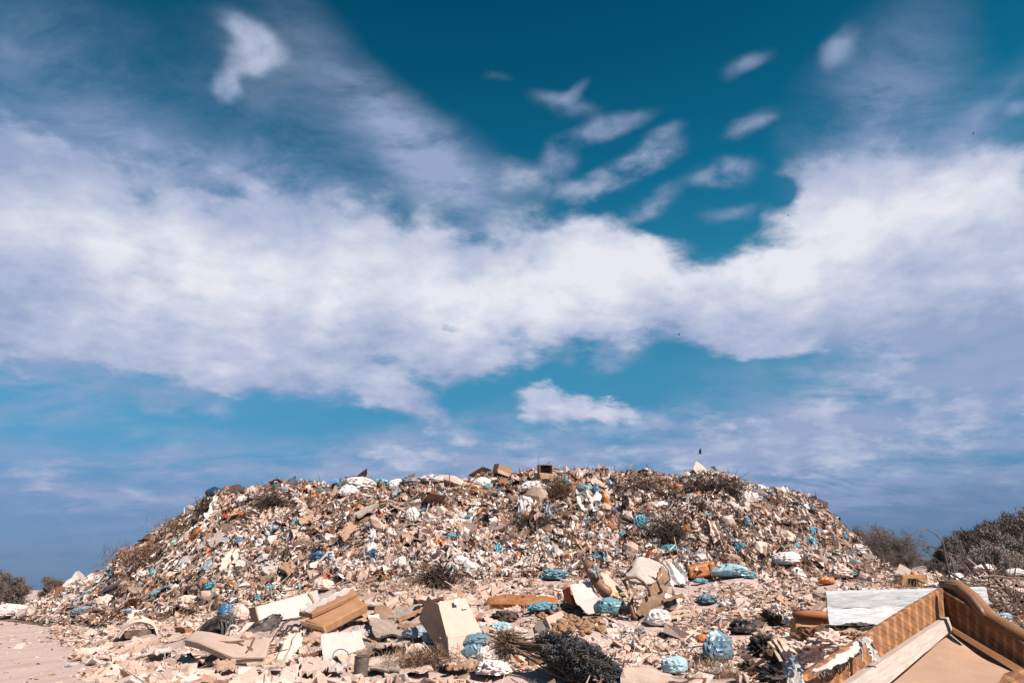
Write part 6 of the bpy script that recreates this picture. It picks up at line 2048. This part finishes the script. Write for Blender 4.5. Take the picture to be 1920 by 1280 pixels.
def build_right_pile():
    # dark wreck pile in front of the armchair
    M_blk = CLOTHM['black']
    for k, (x, y, w, h, m, lab, d) in enumerate((
            (1462, 1176, 40, 30, CLOTHM['dark'], 'dark brown cloth heap left of the orange armchair', 10.2), (1480, 1170, 20, 24, CLOTHM['white'], 'pale blue-white cloth hung left of the orange armchair', 9.9),
            (1440, 1236, 50, 40, CLOTHM['black'], 'black cloth heap left of the fanned planks', 9.6), (1468, 1262, 56, 36, CLOTHM['dark'], 'dark rags under the fanned planks', 8.6),
            (1530, 1210, 50, 30, CLOTHM['brown'], 'brown torn cloth in front of the orange armchair', 8.4), (1452, 1284, 50, 34, CLOTHM['black'], 'black rags at the bottom of the wreck pile', 8.2),
            (1514, 1245, 46, 36, CLOTHM['cream'], 'cream torn cloth beside the plaid sofa', 7.6), (1560, 1216, 60, 26, CLOTHM['cream'], 'cream torn paper heap behind the plaid sofa', 7.4),
            (1466, 1155, 26, 20, CLOTHM['cream'], 'cream rag on top of the wreck pile', 10.0), (1410, 1262, 36, 18, CLOTHM['dark'], 'dark flat cloth left of the wreck pile', 9.4),
            (1600, 1200, 50, 18, CLOTHM['tan'], 'tan torn cloth in the gap under the white door', 7.8), (1600, 1186, 90, 15, CLOTHM['black'], 'added black shade filler under the lower edge of the white door', 8.7), (1494, 1272, 26, 34, CLOTHM['steel'], 'grey-blue cloth squeezed beside the plaid sofa', 7.4))):  # black form under the door: added for the shade in the gap
        bag(x, y, w, h, m, lab, 400 + k, d=d, amp=.9, name='rag', cat='rag', freq=3.0)
    for k, (a, b, d0, d1) in enumerate((((1448, 1206), (1474, 1250), 8.9, 8.2), ((1456, 1202), (1484, 1244), 8.9, 8.2), ((1464, 1200), (1492, 1238), 8.9, 8.2))):
        long_piece(a, b, .085, .02, M_bare, 'pale plank in the fan leaning on the dark rags', d0=d0, d1=d1, lift=.03, seed=70 + k, group='fanned pale planks')
    for k, (a, b, d0, d1, w, m, lab) in enumerate((
            ((1400, 1258), (1452, 1226), 9.2, 9.0, .16, M_card, 'tan strip lying at the left edge of the wreck pile'), ((1500, 1185), (1575, 1187), 8.9, 8.7, .03, M_brown_wood, 'thin dark stick across the orange armchair'),
            ((1484, 1188), (1512, 1206), 9.0, 8.6, .05, M_brown_wood, 'short dark stick below the orange armchair'), ((1540, 1215), (1590, 1205), 7.6, 7.5, .14, M_card_pale, 'pale board behind the left end of the plaid sofa'),
            ((1556, 1226), (1582, 1219), 7.3, 7.2, .16, M_card, 'tan board touching the left end of the plaid sofa'), ((1418, 1228), (1448, 1196), 9.6, 9.6, .3, M_card_dark, 'dark brown board leaning in the wreck pile'),
            ((1590, 1190), (1640, 1186), 8.0, 8.2, .1, M_bare, 'pale lath in the gap under the white door'))):
        long_piece(a, b, w, .025, m, lab, d0=d0, d1=d1, lift=.02, seed=80 + k)
    brush('weed_tuft', 1360, 1292, 90, 46, mat('straw_dark', (0.24, .15, .09), .9, .3, .4, 8, 0), 'dry weed tuft at the bottom, left of the wreck pile', 420, 330, d=13.0, r=.005, cat='weeds')
    brush('weed_tuft', 800, 1256, 80, 46, mat('rusty_twig', None), 'rusty dry weeds below the large open cardboard box', 420, 331, r=.006, cat='weeds')
    bag(1492, 1258, 16, 30, BAGM['orange'], 'orange scrap between the dark rags and the plaid sofa', 420, d=7.9, amp=.7)
    # brushwood at the right
    M_br = mat('cut_branch', (0.17, 0.12, 0.095), .85, .3, .35, 6, 0)
    rg = np.random.default_rng(31)
    d = 11.0
    root = empty('brushwood_pile', P(1860, 1150, d), 'pile of cut branches right of the white painted door', 'brushwood')
    for i in range(64):
        mb = MB()
        x0, y0 = rg.uniform(1770, 1960), rg.uniform(1075, 1168)
        an = rg.normal(-.45, .35) if rg.random() < .75 else rg.normal(.5, .3)
        L_ = rg.uniform(60, 160)
        dd = d + rg.uniform(-.9, 1.1)
        pts = []
        for j in range(6):
            t = j / 5 - .5
            pts.append(P(x0 + math.cos(an) * L_ * t, y0 - math.sin(an) * L_ * t + 14 * (t * t) * rg.normal(0, 1.2), dd + t * .6 + rg.normal(0, .03)))
        r0 = rg.choice([.008, .011, .016, .024])
        mb.tube(pts, list(np.linspace(r0, r0 * .35, 6)), 5, False)
        for k in range(rg.integers(2, 7)):
            b = pts[rg.integers(1, 5)]
            v = rg.normal(0, 1, 3) + A((0, 0, .5))
            v /= np.linalg.norm(v)
            l2 = rg.uniform(.15, .5)
            mb.tube([b, b + v * l2 * .5 + rg.normal(0, .02, 3), b + v * l2 + A((0, 0, -.05))], [r0 * .5, r0 * .35, r0 * .2], 3, False)
        mb.build('branch', M_br, root)
    for i, (pts, r0) in enumerate((([(1785, 1120), (1780, 1075), (1772, 1040), (1768, 1015), (1752, 998), (1735, 991), (1718, 996), (1706, 1003)], .014),
                                   ([(1800, 1120), (1790, 1080), (1785, 1050), (1770, 1032), (1745, 1022), (1716, 1023)], .011),
                                   ([(1840, 1110), (1815, 1066), (1790, 1040), (1760, 1030), (1730, 1019)], .010),
                                   ([(1812, 1128), (1800, 1086), (1780, 1062), (1752, 1046), (1730, 1040)], .006),
                                   ([(1770, 1120), (1765, 1085), (1745, 1060), (1722, 1046)], .006), ([(1850, 1120), (1856, 1060), (1840, 1020), (1815, 1000)], .006))):
        MB().tube([P(x, y, d - .2 + .05 * i) for x, y in pts], list(np.linspace(r0, r0 * .4, len(pts))), 5, False).build('arching_branch', M_br, root, smooth=True)
    reg(1775, 1010, 1925, 1165, d - 1)
    for k, (x, y, w, h, m, lab) in enumerate(((1850, 1072, 36, 14, BAGM['white'], 'white film caught high in the cut branches'), (1795, 1092, 30, 18, BAGM['white'], 'white film at the left of the cut branches'),
                                              (1905, 1080, 30, 14, BAGM['white'], 'white film at the far right of the cut branches'), (1885, 1168, 34, 18, BAGM['steel'], 'grey-blue rag at the foot of the cut branches'),
                                              (1760, 1102, 40, 10, BAGM['white'], 'white scraps behind the white painted door'), (1912, 1160, 24, 12, CLOTHM['black'], 'black rag below the cut branches'))):
        bag(x, y, w, h, m, lab, 440 + k, d=11.4 if k < 3 else 10.0, amp=.8)
    long_piece((1900, 1155), (1945, 1150), .05, .04, mat_wood('red_timber', None, None), 'reddish timber piece at the right below the cut branches', d0=9.5, d1=9.4, lift=.0)


# ------------------------------------------------------------------ trees and shrubs
def tree_proto(kind, seed):
    """Thing of height about 1 with children trunk and crown."""
    rg = np.random.default_rng(seed)
    wood = MB()
    tips = []

    def grow(p, v, L_, r, depth):
        n = 3
        pts = [p]
        rad = [r]
        for j in range(n):
            v = v + rg.normal(0, .16, 3) + A((0, 0, .06))
            v /= np.linalg.norm(v)
            pts.append(pts[-1] + v * L_ / n)
            rad.append(r * (1 - .35 * (j + 1) / n))
        wood.tube(pts, rad, 5 if depth < 2 else 3, False)
        tips.append((pts[-1], v))
        if depth >= 1:
            tips.append((pts[2], v))
        if depth < 4:
            for k in range(rg.integers(2, 4) if depth else 4):
                w = v * .8 + rg.normal(0, .55, 3) + A((0, 0, .15))
                w /= np.linalg.norm(w)
                grow(pts[rg.integers(1, 4)] if k else pts[-1], w, L_ * rg.uniform(.55, .8), rad[-1] * .7, depth + 1)
    n_st = {'bare': 2, 'scrub': 4, 'blossom': 4}[kind]
    for i in range(n_st):
        v = A((rg.normal(0, .35 if kind != 'bare' else .12), rg.normal(0, .35), 1.0))
        grow(A((rg.normal(0, .06), rg.normal(0, .06), -.03)), v / np.linalg.norm(v), .30 if kind != 'bare' else .36, .017 if kind != 'bare' else .022, 0)
    T = A([t[0] for t in tips])
    D = A([t[1] for t in tips])
    zmax = np.percentile(T[:, 2], 97)
    cnt = {'bare': 9, 'scrub': 19, 'blossom': 20}[kind]
    idx = np.repeat(np.arange(len(T)), cnt)
    m = len(idx)
    c = T[idx] + rg.normal(0, .035 if kind != 'bare' else .03, (m, 3))
    dirn = D[idx] * .7 + rg.normal(0, .6, (m, 3))
    dirn /= np.linalg.norm(dirn, axis=1)[:, None]
    sd = np.cross(dirn, rg.normal(0, 1, (m, 3)))
    sd /= np.linalg.norm(sd, axis=1)[:, None] + 1e-9
    if kind == 'bare':
        L2, w2 = rg.uniform(.05, .12, (m, 1)), np.full((m, 1), .0016)
    elif kind == 'scrub':
        L2, w2 = rg.uniform(.03, .075, (m, 1)), rg.uniform(.002, .006, (m, 1))
    else:
        L2, w2 = rg.uniform(.014, .034, (m, 1)), rg.uniform(.006, .012, (m, 1))
    V = np.stack([c - sd * w2, c + sd * w2, c + dirn * L2 + sd * w2 * .6, c + dirn * L2 - sd * w2 * .6], 1).reshape(-1, 3)
    V[:, 2] = np.maximum(V[:, 2], 0.0)
    F = np.arange(m * 4).reshape(-1, 4)
    wv = A(wood.v) / zmax
    wood.v = [tuple(x) for x in wv]
    return wood, V / zmax, F


TREE_MATS = {}


def build_vegetation():
    M_trunk = mat('grey_bark', (0.10, 0.078, 0.066), .95, .25, .35, 6, 0)
    CR = {'bare': mat('bare_twigs', (0.215, 0.165, 0.14), .95, .2, .4, 2, 0), 'scrub': mat('dark_scrub', (0.195, 0.155, 0.135), .95, .2, .45, 1.2, 0),
          'blossom': mat('pale_blossom', (0.42, 0.345, 0.315), .95, .3, .5, 1.5, 0)}
    NAMES = {'bare': 'bare_tree', 'scrub': 'scrub_bush', 'blossom': 'blossom_shrub'}
    protos = {}
    for kind, seeds in (('bare', (1, 2, 3, 4)), ('scrub', (11, 12, 13)), ('blossom', (21, 22, 23))):
        protos[kind] = []
        for s in seeds:
            w, V, F = tree_proto(kind, s)
            tm = w.build('trunk', M_trunk, loc=np.zeros(3))
            cm = link_mesh('crown', mesh_from('crown', V, F, [CR[kind]]))
            protos[kind].append((tm, cm))

    def plant(kind, i, px, py_base, d, h, label, group, wide=1.0, sink=.1):
        tm, cm = protos[kind][i % len(protos[kind])]
        s, e = slope_of(px, 1080)
        x, y = s * d, d
        z = land1(x, y) - sink
        root = empty(NAMES[kind], (x, y, z), label, 'tree' if kind == 'bare' else 'shrub', group)
        rz = (i * 2.4) % 6.28
        for o in (tm, cm):
            c = o.copy()
            C.objects.link(c)
            c.parent = root
            c.rotation_euler = (0, 0, rz)
            c.scale = (h * wide, h * wide, h)
            if c.name.startswith('trunk'):
                c.name = 'trunk'
            else:
                c.name = 'crown'
        return root

    def top_h(px, py, d, sink=.1):
        s, e = slope_of(px, py)
        return (EYE + e * d - land1(s * d, d)) * .88 + sink
    # left bushes by the road
    for k, (px, py, d, kind, lab, wd) in enumerate(((16, 1063, 75, 'scrub', 'tall rounded grey bush at the far left beyond the dirt road', .9), (44, 1084, 76, 'scrub', 'lower grey bush right of the tall rounded one', .8),
                                                    (-6, 1078, 72, 'scrub', 'grey bush cut by the left edge of the view', .9), (110, 1077, 82, 'scrub', 'small lone grey bush behind the left tail of the heap', .8))):
        h = top_h(px, py, d) * .9
        plant(kind, k, px, 1110, d, h, lab, None, wd)
    # bare thicket behind the right shoulder
    G = 'bare trees behind the right shoulder of the heap'
    for k, (px, py) in enumerate(((1600, 992), (1616, 985), (1630, 990), (1646, 996), (1640, 986), (1662, 994), (1676, 988), (1690, 996), (1702, 1008), (1716, 1024), (1728, 1040), (1655, 1010), (1684, 1015), (1708, 1036), (1625, 1010), (1740, 1062))):
        d = 58 + (k * 7) % 11
        plant('bare', k, px, 1090, d, top_h(px, py, d), 'bare grey-brown tree in the thicket behind the right shoulder of the heap', G, 1.1)
    # scrub hill at the right
    G = 'dark scrub bushes on the rise at the right'
    for k, (px, py) in enumerate(((1762, 1052), (1776, 1034), (1790, 1020), (1806, 1008), (1822, 1000), (1838, 994), (1854, 988), (1870, 982), (1886, 976), (1900, 970), (1916, 966), (1936, 962), (1796, 1050), (1830, 1030), (1866, 1016), (1900, 1004), (1960, 970))):
        d = 44 + (k * 5) % 9
        plant('scrub', k, px, 1090, d, top_h(px, py, d), 'dark scrub bush on the rise at the right', G, .85)
    G = 'pale blossoming shrubs below the scrub rise'
    for k, (px, py) in enumerate(((1790, 1056), (1815, 1042), (1840, 1034), (1868, 1026), (1896, 1018), (1922, 1010), (1850, 1060), (1885, 1052), (1915, 1046), (1810, 1070))):
        d = 24 + (k * 3) % 8
        plant('blossom', k, px, 1090, d, top_h(px, py, d), 'pale blossoming shrub below the dark scrub rise', G, .8)
    for lst in protos.values():
        for pair in lst:
            for o in pair:
                bpy.data.objects.remove(o)
    # dry grass
    rg = np.random.default_rng(8)
    spots = [(740, 1096, 70, 14, 900), (690, 1112, 40, 10, 300), (300, 1150, 60, 16, 500), (470, 1105, 60, 14, 500), (1330, 1258, 40, 10, 300), (1740, 1095, 50, 8, 400), (230, 1135, 60, 14, 350), (95, 1112, 50, 10, 300),
             (950, 1138, 60, 8, 200), (860, 1100, 60, 12, 300), (560, 1215, 60, 20, 200), (770, 1240, 60, 18, 300), (1680, 1100, 50, 8, 300)]
    B, T = [], []
    for (x, y, w, h, n) in spots:
        px = rg.normal(x, w / 1.6, n)
        py = rg.normal(y, h / 1.6, n)
        for a, b in zip(px, py):
            d = hit(a, max(b, 1060))
            B.append(P(a, max(b, 1060), d))
    B = A(B)
    m = len(B)
    v = rg.normal(0, .35, (m, 3)) + [0, 0, 1]
    v /= np.linalg.norm(v, axis=1)[:, None]
    L_ = rg.uniform(.08, .32, (m, 1))
    sd = np.cross(v, rg.normal(0, 1, (m, 3)))
    sd /= np.linalg.norm(sd, axis=1)[:, None]
    w = .007
    mid = B + v * L_ * .6
    tip = B + v * L_ + rg.normal(0, .05, (m, 3)) - [0, 0, .03]
    V = np.stack([B - sd * w, B + sd * w, mid + sd * w * .8, mid - sd * w * .8, tip + sd * w * .3, tip - sd * w * .3], 1).reshape(-1, 3)
    f = np.array([[0, 1, 2, 3], [3, 2, 4, 5]])
    F = (f[None] + (np.arange(m) * 6)[:, None, None]).reshape(-1, 4)
    link_mesh('dry_grass', mesh_from('dry_grass', V, F, [mat('straw', (0.42, 0.27, 0.165), .9, .3, .3, 8, 0)]), label='dry straw-coloured grass tufts between the rubble and the heap foot', cat='dry grass', kind='stuff')


def build_birds():
    M_b = mat('black_feather', (0.012, 0.012, 0.015), .7, 0, .2, 8, 0)

    def bird(px, py, d, size, label, pose):
        c = P(px, py, d)
        root = empty('bird', c, label, 'bird')
        s = size
        prof = [(-.5, .0), (-.44, .035), (-.36, .06), (-.28, .05), (-.1, .10), (.1, .095), (.28, .05), (.5, .06), (.52, .0)]
        bd = MB()
        sg = 8
        Vv = [(x * s, r * s * math.cos(6.283 * k / sg), r * s * (.8 if x < .3 else .25) * math.sin(6.283 * k / sg)) for x, r in prof for k in range(sg)]
        bd.raw(A(Vv) + c, [(a * sg + k, a * sg + (k + 1) % sg, (a + 1) * sg + (k + 1) % sg, (a + 1) * sg + k) for a in range(len(prof) - 1) for k in range(sg)])
        bd.build('bird_body', M_b, root, smooth=True)
        for sgn, up in ((-1, pose[0]), (1, pose[1])):
            def w(x, o):
                return c + A((x * s, sgn * o * s * math.cos(up), o * s * math.sin(up) + .03 * s))
            MB().grid([[w(-.22, .05), w(-.20, .45), w(-.05, .95)], [w(.18, .05), w(.20, .45), w(.10, .92)]], A((0, 0, -.015 * s)), nu=6, nv=3, warp=.01 * s, curve=True).build('wing', M_b, root)
    bird(1313, 850, 48, .34, 'black bird flying with raised wings above the heap', (1.25, 1.0))
    bird(1273, 628, 120, .42, 'tiny dark bird high up below the big cloud', (.5, .4))
    bird(1825, 251, 120, .42, 'tiny dark bird at the upper right of the sky', (.9, .7))
    bird(1478, 404, 140, .40, 'tiny dark bird in front of the white cloud', (.3, .3))


for fn in (build_sofa, build_white_board, build_cabinets, build_left_things, build_middle_things, build_conifer, build_heap_things, build_right_pile):
    fn()
build_vegetation()
build_birds()
build_litter()
build_pieces()
